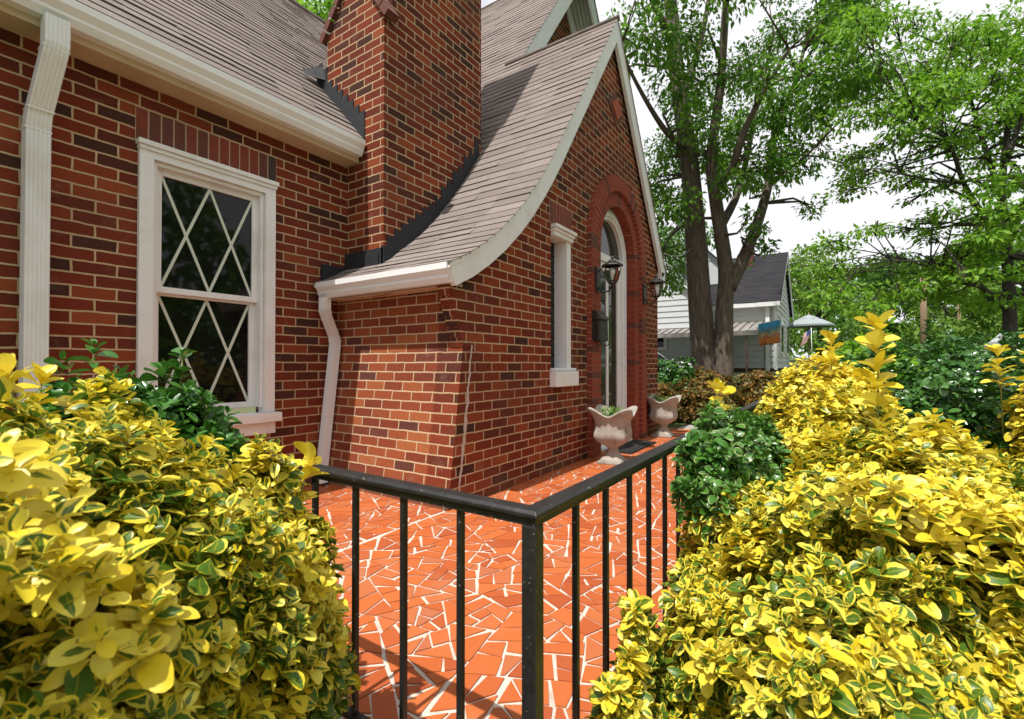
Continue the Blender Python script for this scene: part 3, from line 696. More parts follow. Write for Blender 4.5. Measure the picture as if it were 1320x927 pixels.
# ---- main window: double hung with diamond lattice
w = thing; win = None
mb = MB(); x0,x1,z0,z1,y = 1.115,1.965,.60,2.335,YM
mb.box(x0,x0+.075,y-.03,y+.06,z0+.02,z1-.09); mb.box(x1-.075,x1,y-.03,y+.06,z0+.02,z1-.09)           # casings
mb.box(x0,x1,y-.03,y+.06,z1-.09,z1-.02); mb.box(x0-.012,x1+.012,y-.055,y+.05,z1-.02,z1+.008)           # head + crown
mb.box(x0-.004,x1+.004,y-.042,y+.04,z1-.045,z1-.021)
mb.box(x0+.078,x0+.10,y-.004,y+.10,z0+.06,z1-.092); mb.box(x1-.10,x1-.078,y-.004,y+.10,z0+.06,z1-.092); mb.box(x0+.10,x1-.10,y-.004,y+.10,z1-.115,z1-.092)
win = part('window', mb, M['white'], bevel=.004)
mb = MB(); mb.box(x0-.035,x1+.035,y-.075,y+.06,z0-.05,z0+.018); mb.box(x0-.01,x1+.01,y-.028,y+.03,z0-.14,z0-.052); part('sill', mb, M['white'], win, bevel=.005)
def sash(xa, xb, za, zb, y, lat, parent, name='sash', rail=.04):
    mb = MB(); mb.box(xa,xa+rail,y,y+.035,za,zb); mb.box(xb-rail,xb,y,y+.035,za,zb); mb.box(xa+rail,xb-rail,y+.001,y+.034,za,za+rail); mb.box(xa+rail,xb-rail,y+.001,y+.034,zb-rail,zb)
    o = part(name, mb, M['white'], parent, bevel=.003)
    g = MB(); g.box(xa+rail-.002,xb-rail+.002,y+.018,y+.024,za+rail-.002,zb-rail+.002); part('pane', g, M['glass'], parent)
    l = MB(); X0,X1,Z0,Z1 = xa+rail,xb-rail,za+rail,zb-rail; xm = (X0+X1)/2
    def strip(a, b, dy):
        d = Vector((b[0]-a[0],b[1]-a[1])); n = Vector((-d.y,d.x)).normalized()*.0085
        q = [(a[0]+n.x,a[1]+n.y),(a[0]-n.x,a[1]-n.y),(b[0]-n.x,b[1]-n.y),(b[0]+n.x,b[1]+n.y)]
        l.poly([(x,y+.010+dy,z) for x,z in q])
        for i in range(4): l.poly([(q[i][0],y+.010+dy,q[i][1]),(q[(i+1)%4][0],y+.010+dy,q[(i+1)%4][1]),(q[(i+1)%4][0],y+.017,q[(i+1)%4][1]),(q[i][0],y+.017,q[i][1])])
    for k in range(lat):
        a = X0+(X1-X0)*k/lat; b = X0+(X1-X0)*(k+1)/lat
        strip((a,Z0),(b,Z1),0); strip((a,Z1),(b,Z0),.0012)
    part('lattice', l, M['lattice'], parent); return o
sash(x0+.10,x1-.10,1.43,z1-.115,y+.035,2,win); sash(x0+.10,x1-.10,z0+.06,1.455,y+.072,2,win)
# ---- narrow recessed window in the front wall
mb = MB(); xa,xb,za,zb = 3.765,4.15,.80,2.225
mb.box(xa+.002,xa+.05,YF+.075,YF+.17,za,zb-.002); mb.box(xb-.085,xb-.002,YF-.01,YF+.17,za,zb-.07)
mb.box(xa+.02,xb+.015,YF-.03,YF+.17,zb-.07,zb-.002); mb.box(xa+.0,xb+.04,YF-.06,YF+.05,zb-.002,zb+.03); mb.box(xa+.01,xb+.028,YF-.045,YF+.04,zb-.03,zb-.004)
nw = part('window', mb, M['white'], bevel=.005)
mb = MB(); mb.box(xa-.02,xb+.05,YF-.07,YF+.14,za-.03,za+.11); mb.box(xa-.012,xb+.035,YF-.05,YF+.12,za+.112,za+.14); part('sill', mb, M['white'], nw, bevel=.008)
mb = MB(); mb.box(xa+.05,xb-.08,YF+.13,YF+.136,za+.1,zb-.06); part('pane', mb, M['glass'], nw)
mb = MB()
for k in range(9):
    for s in (1,-1):
        a = (xa+.05, za+.1+.16*k); b = (xb-.08, za+.1+.16*(k+1)); 
        if s < 0: a, b = (a[0],b[1]), (b[0],a[1])
        d = Vector((b[0]-a[0],b[1]-a[1])); n = Vector((-d.y,d.x)).normalized()*.005
        mb.poly([(a[0]+n.x,YF+.127+.001*s,a[1]+n.y),(a[0]-n.x,YF+.127+.001*s,a[1]-n.y),(b[0]-n.x,YF+.127+.001*s,b[1]-n.y),(b[0]+n.x,YF+.127+.001*s,b[1]+n.y)])
part('lattice', mb, M['dark_metal'], nw)
# ---- arched door
def arch_band(mb, r0, r1, yf, yb, z0, m=0):
    n = 28; A = [(AX+r0,z0)]+[(AX+r0*math.cos(math.pi*k/n), AZ+r0*1.06*math.sin(math.pi*k/n)) for k in range(n+1)]+[(AX-r0,z0)]
    B = [(AX+r1,z0)]+[(AX+r1*math.cos(math.pi*k/n), AZ+r1*1.06*math.sin(math.pi*k/n)) for k in range(n+1)]+[(AX-r1,z0)]
    for k in range(len(A)-1):
        mb.poly([(A[k][0],yf,A[k][1]),(A[k+1][0],yf,A[k+1][1]),(B[k+1][0],yf,B[k+1][1]),(B[k][0],yf,B[k][1])], m=m)
        for Q in (A,B): mb.poly([(Q[k][0],yf,Q[k][1]),(Q[k+1][0],yf,Q[k+1][1]),(Q[k+1][0],yb,Q[k+1][1]),(Q[k][0],yb,Q[k][1])], m=m)
mb = MB(); arch_band(mb,.42,.548,YF+.10,YF+.2,.02); arch_band(mb,.455,.50,YF+.08,YF+.12,.02); mb.box(AX-.42,AX+.42,YF+.11,YF+.19,2.20,2.285); mb.box(AX-.54,AX+.54,YF+.02,YF+.22,.004,.03)
door = part('door', mb, M['white'])
mb = MB()
for (a,b) in ((AX-.418,AX-.31),(AX+.31,AX+.418)): mb.box(a,b,YF+.13,YF+.17,.04,2.195)
mb.box(AX-.31,AX+.31,YF+.131,YF+.169,.04,.25); mb.box(AX-.31,AX+.31,YF+.131,YF+.169,2.09,2.195); mb.box(AX-.03,AX+.03,YF+.132,YF+.168,.25,2.09)
part('storm_door_frame', mb, M['white'], door, bevel=.004)
mb = MB(); mb.box(AX-.31,AX+.31,YF+.146,YF+.152,.25,2.09); n=24
mb.poly([(AX+.425*math.cos(math.pi*k/n),YF+.15,AZ+.43*1.06*math.sin(math.pi*k/n)) for k in range(n+1)]); part('pane', mb, m_glass('door_glass', (.03,.04,.03), .05), door)
mb = MB(); mb.tube([(AX-.36,YF+.125,.98),(AX-.36,YF+.085,.985),(AX-.28,YF+.085,.985)], .009, 8); mb.box(AX-.38,AX-.34,YF+.122,YF+.129,.9,1.06); mb.tube([(AX-.36,YF+.13,1.13),(AX-.36,YF+.11,1.13)],.018,10)
part('handle', mb, M['dark_metal'], door)

# ------------------------------------------------------------------ wall lanterns, mailbox, mat, urns
def lantern():
    t = thing('wall_lantern', 'black carriage lantern on the brick between the narrow window and the white door', 'lantern', (0,0,0), 'lanterns beside the front door')
    mb = MB(); mb.box(-.055,.055,-.02,0,-.16,.10); mb.tube([(0,-.015,-.1),(0,-.06,-.17),(0,-.13,-.16),(0,-.17,-.10),(0,-.17,-.075)], .010, 8); mb.tube([(0,-.015,.05),(0,-.07,.10),(0,-.12,.09)], .008, 8)
    mb.build('bracket', M['dark_metal'], t, bevel=.003)
    mb = MB(); mb.lathe([(.012,.20),(.018,.185),(.010,.17),(.04,.155),(.055,.14),(.115,.105),(.118,.098),(.07,.095)], 0, -.17, 8, smooth=False); mb.build('lantern_cap', M['dark_metal'], t)
    mb = MB(); mb.lathe([(.075,.095),(.082,.04),(.062,-.04),(.045,-.075)], 0, -.17, 8, smooth=False); mb.build('lamp_glass', m_lamp, t)
    mb = MB()
    for k in range(8):
        a = 2*math.pi*k/8; mb.tube([(r*1.03*math.cos(a), -.17+r*1.03*math.sin(a), z) for r,z in ((.075,.095),(.082,.04),(.062,-.04),(.045,-.075))], .0045, 5)
    mb.lathe([(.05,-.072),(.035,-.09),(.012,-.10),(.016,-.115),(.004,-.13)], 0, -.17, 10); mb.build('cage', M['dark_metal'], t)
    mb = MB(); mb.lathe([(.012,-.05),(.014,0),(.03,.03),(.028,.06),(.006,.085)], 0, -.17, 10); mb.build('bulb', m_bulb, t)
    return t
tt = NT('clear_lamp_glass'); tt.P(Base_Color=C(.95,.96,.95), Roughness=.04); tt.b.inputs['Transmission Weight'].default_value = 1; tt.b.inputs['IOR'].default_value = 1.1; m_lamp = tt.mat
m_bulb = m_plain('frosted_bulb', (.85,.83,.78), .3, .02, 10)
L1 = lantern(); L1.location = (4.665,YF-.057,1.90)
dup(L1, (6.17,YF-.057,1.94), 'black carriage lantern on the right side of the arch, near the house corner')
t = thing('mailbox', 'small black wall mailbox with a peaked lid under the nearer lantern', 'mailbox', (4.62,YF-.06,1.2))
mb = MB(); mb.slab([(4.53,1.225),(4.72,1.225),(4.72,1.44),(4.53,1.44)], [], 1.96, 2.05); mb.build('box', M['dark_metal'], t, bevel=.005)
mb = MB(); q = [(2.05,1.44),(2.05,1.535),(2.01,1.53),(1.935,1.445),(1.935,1.435),(1.96,1.44)]
for x in (4.52,4.73): mb.poly([(x,y,z) for y,z in q])
for a, b in zip(q,q[1:]+q[:1]): mb.poly([(4.52,a[0],a[1]),(4.73,a[0],a[1]),(4.73,b[0],b[1]),(4.52,b[0],b[1])])
mb.build('lid', M['dark_metal'], t)
for x in (4.57,4.68): mb = MB(); mb.tube([(x,2.04,1.225),(x,1.99,1.17),(x,1.94,1.175),(x,1.93,1.205)], .005, 6); mb.build('newspaper_hook', M['dark_metal'], t)
mb = MB(); n = 40
mb.box(4.98,5.86,1.80,2.08,.0055,.026); mb.box(5.03,5.81,1.84,2.04,.0262,.031)
tag(mb.build('door_mat', m_plain('black_rubber_mat', (.012,.012,.013), .8, .4, 60, bump=.6, bscale=150), bevel=.004), 'black rubber door mat on the orange tiles between the two urns', 'door mat')

def urn():
    t = thing('garden_urn', '', 'urn', (0,0,0), 'concrete urns flanking the front door')
    n = 48; prof = [(.125,.0,.1),(.128,.03,.1),(.118,.045,.2),(.085,.075,.5),(.062,.115,1),(.058,.15,1),(.075,.165,1),(.125,.195,.6),(.165,.235,.35),(.178,.275,.3),(.172,.31,.3),(.168,.36,.28),(.175,.42,.25),(.198,.47,.22),(.222,.505,.2),(.228,.525,.2),(.214,.53,.2),(.19,.50,.2),(.165,.44,.25),(.15,.40,.3)]
    def rad(a, sq):       # superellipse between circle and square
        e = 2+ (1-sq)*3.2; c = abs(math.cos(a))**e+abs(math.sin(a))**e; return c**(-1/e)
    vs=[]; fs=[]
    for i, (r,z,sq) in enumerate(prof):
        for j in range(n):
            a = 2*math.pi*j/n; k = rad(a, sq); corner = abs(math.sin(2*a))**2
            zz = z; rr = r*k
            if z > .40: f = min(1,(z-.40)/.12); zz = z-.05*f*(1-corner)+.035*f*corner; rr *= 1+.10*f*corner
            if .19 < z < .47 and i < 14: rr += .028*math.sin((z-.19)/.28*math.pi)*(abs(math.cos(2*a))**6) + .013*math.sin((z-.19)/.28*math.pi)*math.cos(16*a)*.8
            if .19 < z < .36 and i < 12: rr += .02*max(0, math.sin((z-.19)/.17*math.pi))*(abs(math.sin(2*a))**8)
            vs.append((rr*math.cos(a), rr*math.sin(a), zz))
    for i in range(len(prof)-1):
        for j in range(n): fs.append((i*n+j,i*n+(j+1)%n,(i+1)*n+(j+1)%n,(i+1)*n+j))
    fs.append(tuple(range(n-1,-1,-1)))
    mb = MB(); mb.mesh_faces(vs, fs); mb.build('bowl', M['concrete'], t)
    mb = MB(); mb.box(-.14,.14,-.14,.14,0.0,.022); mb.build('plinth', M['concrete'], t, bevel=.004)
    mb = MB(); mb.lathe([(.0,.41),(.15,.415)][::-1], 0, 0, 16); mb.build('soil', M['mulch'], t)
    N = 90; a = rng.random(N)*6.28; r = .12*np.sqrt(rng.random(N)); pos = np.stack([r*np.cos(a), r*np.sin(a), .42+.10*rng.random(N)],1)
    ax = np.stack([np.cos(a)*.5, np.sin(a)*.5, .5+rng.random(N)*.8],1)+rng.normal(size=(N,3))*.3
    leaf_mesh('sprouts', M['fern'], pos, ax, np.tile([0.2,-.3,1.],(N,1))+rng.normal(size=(N,3))*.3, .05+.05*rng.random(N), rng.random(N), .3, LEAF_LONG, t)
    return t
U1 = urn(); U1.location = (4.46,1.80,.0065); U1.rotation_euler.z = R(8); U1.scale = (.9,.9,.98); U1['label'] = 'nearer carved concrete urn with a light green sprout, below the mailbox'
dup(U1, (6.50,1.90,.0065), 'farther carved concrete urn, standing by the house corner past the door mat', R(95))

# ------------------------------------------------------------------ railing
rt = thing('metal_railing', 'low black painted iron railing turning a corner around the orange tile patio', 'railing', (.765,.473,0))
PXc, PYc, RT = .768, .470, .70
cap = [(-.021,-.004),(-.021,.003),(-.015,.009),(.015,.009),(.021,.003),(.021,-.004),(.014,-.010),(.014,-.022),(-.014,-.022),(-.014,-.010)]
mb = MB(); mb.sweep(cap, [(PXc,2.05,RT-.009),(PXc,PYc,RT-.009),(5.25,PYc-.02,RT-.009)], ups=(0,0,1))
P_ = mb.v; nC = len(cap)                      # mitre the corner ring
for j,(a,b) in enumerate(cap): P_[nC+j] = (PXc-a, PYc-a, RT-.009+b)
for j,(a,b) in enumerate(cap): P_[j] = (PXc-a, 2.05, RT-.009+b); P_[2*nC+j] = (5.25, PYc-.02-a, RT-.009+b)
mb.build('handrail', M['black'], rt, bevel=.0015)
mb = MB(); mb.box(PXc-.010,PXc+.010,PYc+.02,2.05,.09,.105); mb.box(PXc+.02,5.25,PYc-.010,PYc+.010,.09,.105); mb.build('bottom_rail', M['black'], rt)
mb = MB(); mb.box(PXc-.0155,PXc+.0155,PYc-.0155,PYc+.0155,-.35,RT-.0305); mb.build('post', M['black'], rt, bevel=.002)
mb = MB(); mb.box(5.22,5.25,PYc-.035,PYc-.005,-.05,RT-.0305); mb.build('post', M['black'], rt, bevel=.002)
mb = MB(); mb.box(PXc-.0155,PXc+.0155,2.02,2.05,-.05,RT-.0305); mb.build('post', M['black'], rt, bevel=.002)
def bal(x, y):
    mb = MB(); h = .0066; a = random.uniform(-.0012,.0012); mb.box(x-h+a,x+h+a,y-h,y+h,.1055,RT-.0305); mb.build('baluster', M['black'], rt, bevel=.001)
x = PXc+.180
while x < 5.15: bal(x, PYc-.02*(x-PXc)/4.5); x += .165
y = PYc+.176
while y < 2.0: bal(PXc, y); y += .17

# ------------------------------------------------------------------ shrubs
STEM_EXTRA = []
def stems(name, tips, root_of, parent, mat, r=.004):
    mb = MB()
    for p in tips:
        q = root_of(p); mid = (np.array(p)*.55+np.array(q)*.45)+rng.normal(size=3)*.03
        mb.tube([q, mid, p], [r*1.8, r*1.2, r*.7], 5)
    for b_, t_ in STEM_EXTRA: b_ = np.array(b_); t_ = np.array(t_); mb.tube([b_-(t_-b_)*.5-np.array([0,0,.15]), b_, t_], [.0035,.003,.002], 5)
    return mb.build(name, mat, parent)
def shrub(name, label, cat, loc, layers, group=None, stem_n=60, stem_mat=None, sprigs=(), green_low=0.0):
    """layers: (part name, material, blobs, density, leaf size, pairs, tone(lo,hi), up)"""
    t = thing(name, label, cat, loc, group); alltips = []
    for li, (pn, mat, blobs, dens, size, pairs, tone, up, bend) in enumerate(layers):
        PP=[]
        for sc, dn in ((1.0,1.0),(.88,.55),(.74,.25)):
            p, d = blob_points([(c, tuple(np.array(r)*sc)) for c, r in blobs], dens*dn, .16, up)
            if sc < 1: d = unit(d+rng.normal(size=d.shape)*.4)
            PP.append((p,d))
        tips = np.concatenate([a for a,_ in PP]); dirs = np.concatenate([b for _,b in PP])
        keep = tips[:,2] > terr(loc[0])-.02; 
        hd = np.linalg.norm(tips-np.array([0,0,.97]), axis=1); keep &= hd > .50      # the photographer stands clear of the leaves
        tips, dirs = tips[keep], dirs[keep]
        pos, ax, nr, sz = shoots(tips, dirs, .08, pairs, size, gap=size*.28)
        # tone varies from shoot to shoot and leaf to leaf
        cl = .5+.5*np.sin(pos[:,0]*11+pos[:,1]*8+1)*np.sin(pos[:,2]*10+pos[:,0]*6+2); gr = (rng.random(len(pos)) < .75*np.clip((.62-pos[:,2])/.35,0,1)*np.clip(.4+1.2*np.sin(pos[:,0]*14+2)*np.sin(pos[:,2]*13+pos[:,1]*9),0,1))*green_low; tn = np.clip(gr*.7+tone[0]+(tone[1]-tone[0])*(.55*cl+.75*rng.random(len(pos))**1.6-.12), 0, 1)
        for (lj, *sp) in sprigs:
            if lj == li:
                A1 = sprig(*sp); pos = np.concatenate([pos,A1[0]]); ax = np.concatenate([ax,A1[1]]); nr = np.concatenate([nr,A1[2]]); sz = np.concatenate([sz,A1[3]]); tn = np.concatenate([tn,A1[4]])
        leaf_mesh(pn, mat, pos, ax, nr, sz, tn, bend, LEAF_MED, t, .6)
        sel = rng.choice(len(tips), min(stem_n, len(tips)), replace=False); alltips += [tips[k] for k in sel]
    g = np.array([loc[0],loc[1],terr(loc[0])-.03])
    STEM_EXTRA[:] = [(sp[1], sp[2]) for sp in sprigs]
    stems('stem', alltips, lambda p: g+np.array([(p[0]-g[0])*.25,(p[1]-g[1])*.25,0]), t, stem_mat or M['stem'])
    return t
def sprig(base, top, n, size, tone):
    """one upright shoot with spaced whorls -> leaf arrays"""
    base = np.array(base); top = np.array(top); d = unit(top-base); pos=[];ax=[];nr=[];sz=[]
    a = np.cross(d,(0.2,.9,.1)); a/=np.linalg.norm(a); b = np.cross(d,a)
    for k in range(n):
        f = k/(n-1); c = base+(top-base)*f+a*.03*math.sin(3*f)*np.linalg.norm(top-base)*2; m = 7 if k == n-1 else 6
        for q in range(m):
            th = k*.8+q*2*math.pi/m+random.uniform(-.25,.25); o = a*math.cos(th)+b*math.sin(th); an = R(random.uniform(28,64) if k < n-1 else random.uniform(10,55))
            pos.append(c+d*random.uniform(-.014,.014)); ax.append(d*math.cos(an)+o*math.sin(an)); nr.append(d*math.sin(an)-o*math.cos(an)); sz.append(size*random.uniform(.75,1.1))
    return np.array(pos), np.array(ax), np.array(nr), np.array(sz), np.full(len(pos),tone)
Yl = M['euo_yellow']
LB = [((.06,.98,.41),(.46,.44,.50)),((-.35,1.0,.34),(.5,.5,.5)),((.33,.98,.24),(.27,.28,.50)),((.14,.86,.10),(.38,.34,.45)),((.52,.98,.30),(.17,.17,.38)),((.55,1.06,.40),(.14,.15,.35)),((.27,1.08,.44),(.25,.2,.42))]
shrub('variegated_shrub', 'golden variegated shrub with a dark green patch, left of the railing before the house window', 'shrub', (.1,1.0,-.35),
      [('variegated_foliage', Yl, LB, 980, .034, (4,6), (.05,1.1), .45, .3),
       ('green_foliage', M['euo_green'], [((.42,1.36,.60),(.27,.19,.35)),((.44,1.14,.46),(.17,.15,.36))], 800, .036, (3,5), (0,1), .55, .2)],
      sprigs=[(1,(.52,1.36,.86),(.53,1.36,.985),5,.036,.5),(0,(.37,1.22,.84),(.36,1.22,.91),3,.045,.1),(0,(.20,1.14,.87),(.19,1.14,.945),3,.046,.05),(0,(.23,1.2,.87),(.24,1.2,.935),3,.042,.05),(0,(.13,1.0,.87),(.12,1.0,.935),3,.042,.1),(0,(.66,1.06,.64),(.69,1.07,.72),3,.055,.1),(0,(.30,1.2,.83),(.30,1.2,.90),3,.042,.1)], green_low=1.0)
RB = [((1.62,-.14,.02),(.68,.50,.70)),((2.05,-.36,.0),(.68,.52,.60)),((1.25,.02,-.05),(.36,.36,.58)),((1.5,-.60,-.06),(.58,.43,.56)),((2.35,.02,.2),(.5,.36,.66)),((1.55,.17,.0),(.40,.24,.56)),((1.55,.29,.05),(.32,.12,.42))]
LOW = [((1.02,.385,-.02),(.11,.07,.30)),((1.16,.40,.0),(.10,.06,.34))]
shrub('variegated_shrub', 'large rounded golden variegated shrub in the right foreground with one tall sprig on top', 'shrub', (1.7,-.15,-.35),
      [('variegated_foliage', Yl, RB+LOW, 760, .038, (4,6), (.1,1.0), .42, .3),
       ('green_foliage', M['euo_cream'], [((1.68,.29,.60),(.25,.12,.22)),((2.0,.26,.52),(.26,.13,.25))], 850, .033, (3,5), (0,1), .5, .2)],
      sprigs=[(0,(2.05,-.13,.76),(2.07,-.135,1.085),6,.074,.0),(0,(1.77,.33,.76),(1.78,.335,.88),3,.045,.05),(0,(1.72,.30,.76),(1.71,.30,.87),3,.045,.05)], green_low=.6)
shrub('variegated_shrub', 'smaller golden variegated shrub behind the large one, reaching up under the patio umbrella', 'shrub', (3.0,.05,-.35),
      [('variegated_foliage', Yl, [((3.0,-.02,.38),(.40,.28,.56)),((3.3,-.05,.38),(.36,.30,.5))], 480, .042, (3,4), (0,.5), .55, .3)],
      sprigs=[(0,(3.0,.0,.92),(3.0,.0,1.08),4,.07,.02),(0,(2.85,.0,.86),(2.85,.0,.98),3,.06,.02)])
shrub('variegated_shrub', 'golden variegated shrub at the right picture edge in front of the dark hedge', 'shrub', (2.95,-.75,-.35),
      [('variegated_foliage', Yl, [((3.0,-.84,.38),(.30,.22,.56)),((2.75,-.86,.22),(.3,.26,.5))], 480, .042, (3,4), (0,.5), .55, .3)],
      sprigs=[(0,(2.95,-.62,.88),(2.95,-.61,1.02),4,.06,.02),(0,(2.95,-.72,.90),(2.97,-.74,1.06),4,.07,.02)])
shrub('dark_hedge', 'dense dark green glossy hedge behind the golden shrubs on the right', 'hedge', (4.2,-.55,-.35),
      [('foliage', M['hedge'], [((3.55,-.50,.24),(.75,.50,.78)),((4.2,-.95,.25),(.9,.6,.82)),((3.5,-1.2,.22),(.8,.6,.78)),((4.6,-.1,.2),(.6,.5,.72))], 320, .042, (3,4), (0,1), .45, .2)],
      sprigs=[(0,(4.3,-.55,1.0),(4.3,-.55,1.24),7,.05,.4)])
shrub('clipped_hedge', 'dark clipped hedge beyond the patio between the brick corner and the big tree', 'hedge', (9.3,2.9,-.1),
      [('foliage', M['hedge'], [((9.2,2.7,.45),(.55,.75,.62)),((9.6,3.4,.45),(.6,.8,.62))], 130, .09, (2,3), (0,1), .3, .2)], stem_n=20)
shrub('bronze_shrub', 'low bronze-tinted shrub at the foot of the double-trunked tree', 'shrub', (8.7,1.7,-.1),
      [('foliage', M['nandina'], [((8.6,1.75,.34),(.5,.45,.50))], 190, .075, (2,3), (0,1), .4, .25)], stem_n=20)
shrub('bronze_shrub', 'low bronze-tinted shrub under the siding house corner, right of the double-trunked tree', 'shrub', (9.2,1.05,-.1),
      [('foliage', M['nandina'], [((9.2,1.05,.34),(.5,.4,.5))], 170, .075, (2,3), (0,1), .4, .25)], stem_n=20)
shrub('bronze_shrub', 'small bronze-tinted shrub right behind the farther urn', 'shrub', (8.2,2.4,-.1),
      [('foliage', M['nandina'], [((8.3,2.45,.22),(.3,.3,.42))], 190, .07, (2,3), (0,1), .4, .25)], stem_n=16)
shrub('green_shrub', 'light green bush beneath the patio umbrella behind the golden shrubs', 'shrub', (7.0,-.45,-.1),
      [('foliage', M['tree_b'], [((7.2,-.4,.45),(.8,.5,.8)),((6.6,-.5,.35),(.6,.5,.75))], 120, .09, (2,3), (0,1), .4, .2)], stem_n=20)

# ------------------------------------------------------------------ trees
def tree(name, label, loc, limbs, blobs, mat, bark, leaf, per, group=None, base=LEAF_LO, flat=1.0, twigs=True):
    """limbs: list of (path, r0, r1); blobs: (centre, (rx,ry,rz)); a twig runs from the nearest limb point to each clump"""
    t = thing(name, label, 'tree', loc, group); mb = MB(); pts=[]
    for path, r0, r1 in limbs:
        P = [np.array(p) for p in path]; Q=[]
        for i in range(len(P)-1):               # Catmull-Rom smoothing
            p0,p1,p2,p3 = P[max(i-1,0)],P[i],P[i+1],P[min(i+2,len(P)-1)]
            for k in range(4):
                u = k/4; Q.append(.5*((2*p1)+(-p0+p2)*u+(2*p0-5*p1+4*p2-p3)*u*u+(-p0+3*p1-3*p2+p3)*u**3))
        Q.append(P[-1]); n = len(Q); rr = [r0+(r1-r0)*(i/(n-1))**.8 for i in range(n)]
        mb.tube(Q, rr, 12 if r0 > .1 else 7)
        pts += [(q, r) for q, r in zip(Q[2:], rr[2:])]
    mbt = MB(); A = np.array([q for q,_ in pts]) if pts else None
    pos=[];ax=[];
    for c, r in blobs:
        c = np.array(c); r = np.array(r)*np.ones(3); n = int(per*(r[0]*r[1]*r[2])**(2/3)*random.uniform(.7,1.3))
        u = unit(rng.normal(size=(n,3))); rad = rng.random(n)**.5
        p = c+u*r*rad[:,None]; pos.append(p); ax.append(u*.8+rng.normal(size=(n,3))*.5+np.array([0,0,-.35]))
        if twigs and A is not None:
            dd = np.linalg.norm(A-c, axis=1)+np.maximum(0, A[:,2]-c[2])*1.0; k = int(dd.argmin()); s = A[k]
            if dd[k] < 5:
                mid = (s+c)/2+rng.normal(size=3)*.12+np.array([0,0,.1]); r1 = min(.035, pts[k][1]*.6+.004); mbt.tube([s,mid,c],[r1,r1*.6,.006],5)
                for q in p[:4]: mbt.tube([c*.6+mid*.4,(c+q)/2+rng.normal(size=3)*.05,q],[r1*.5,.008,.004],4)
    pos = np.concatenate(pos); ax = np.concatenate(ax); N = len(pos)
    nr = np.array([-.35,-.1,1.0])+rng.normal(size=(N,3))*.6
    leaf_mesh('crown', mat, pos, ax, nr, leaf*(.6+.8*rng.random(N)), rng.random(N), .25, base, t)
    if mbt.v:
        base_i = len(mb.v); mb.v += mbt.v; mb.f += [tuple(base_i+k for k in f) for f in mbt.f]; mb.m += mbt.m; mb.sm += mbt.sm; mb.uv += mbt.uv
    if mb.v: mb.build('trunk', bark, t)
    return t
def A_(x, y, f): return tuple(at(x,y,f))
# the big double-trunked tree
f0 = 9.5
limbs = [([A_(908,505,f0),A_(908,470,f0),A_(903,400,f0),A_(897,300,f0),A_(889,200,f0),A_(876,110,f0+.2),A_(866,0,f0+.4),A_(850,-140,f0+.8)], .29, .11),
         ([A_(930,505,f0-.25),A_(932,470,f0-.25),A_(934,400,f0-.25),A_(936,345,f0-.25),A_(924,260,f0-.4),A_(918,200,f0-.5),A_(930,110,f0-.7),A_(938,0,f0-1)], .22, .06),
         ([A_(940,370,f0-.25),A_(958,335,f0-.2),A_(978,285,f0-.1),A_(992,235,f0),A_(998,180,f0+.3),A_(1025,110,f0+.6),A_(1050,20,f0+1)], .15, .03),
         ([A_(925,240,f0-.4),A_(945,215,f0-.8),A_(962,165,f0-1.1),A_(990,110,f0-1.4),A_(1020,60,f0-1.6)], .10, .025),
         ([A_(992,240,f0),A_(1010,222,f0-.2),A_(1040,200,f0-.5),A_(1075,165,f0-.9)], .06, .015),
         ([A_(930,290,f0-.3),A_(955,240,f0+.4),A_(975,150,f0+.9),A_(1000,40,f0+1.5)], .10, .03),
         ([A_(889,190,f0),A_(862,170,f0-.6),A_(830,120,f0-1.2),A_(800,60,f0-1.7)], .08, .02),
         ([A_(880,120,f0+.2),A_(905,50,f0+.5),A_(925,-60,f0+1)], .10, .03),
         ([A_(872,60,f0+.3),A_(840,-10,f0-.4),A_(800,-80,f0-1)], .09, .03),
         ([A_(1040,60,f0+.8),A_(1085,0,f0+.6),A_(1130,-60,f0+.4)], .05, .015),
         ([A_(890,285,f0),A_(868,300,f0+.6),A_(855,320,f0+1.2)], .05, .015)]
bl=[]
def scatter(n, x0,x1,y0,y1,d, rr, fl=.8, f=f0):
    for _ in range(n):
        r = random.uniform(*rr); bl.append((A_(random.uniform(x0,x1),random.uniform(y0,y1),f+random.uniform(-d,d)),(r,r,r*fl)))
scatter(58, 775,1120,-160,100,2.4,(.40,.75)); scatter(40, 850,1110,80,215,2.0,(.28,.55)); scatter(18, 890,1060,205,290,1.2,(.18,.36)); scatter(10, 830,885,150,290,1.2,(.3,.5))
scatter(7, 845,885,290,365,.6,(.3,.45), f=f0+2); scatter(5, 940,1010,285,345,.8,(.12,.25)); scatter(12, 760,1150,-420,-160,2.6,(.5,.9)); scatter(8, 1060,1145,10,110,1,(.35,.6))
tree('shade_tree', 'tall grey-barked tree with two trunks rising from one base before the white siding house', A_(915,485,f0), limbs, bl, M['tree_a'], M['bark'], .098, 1500)
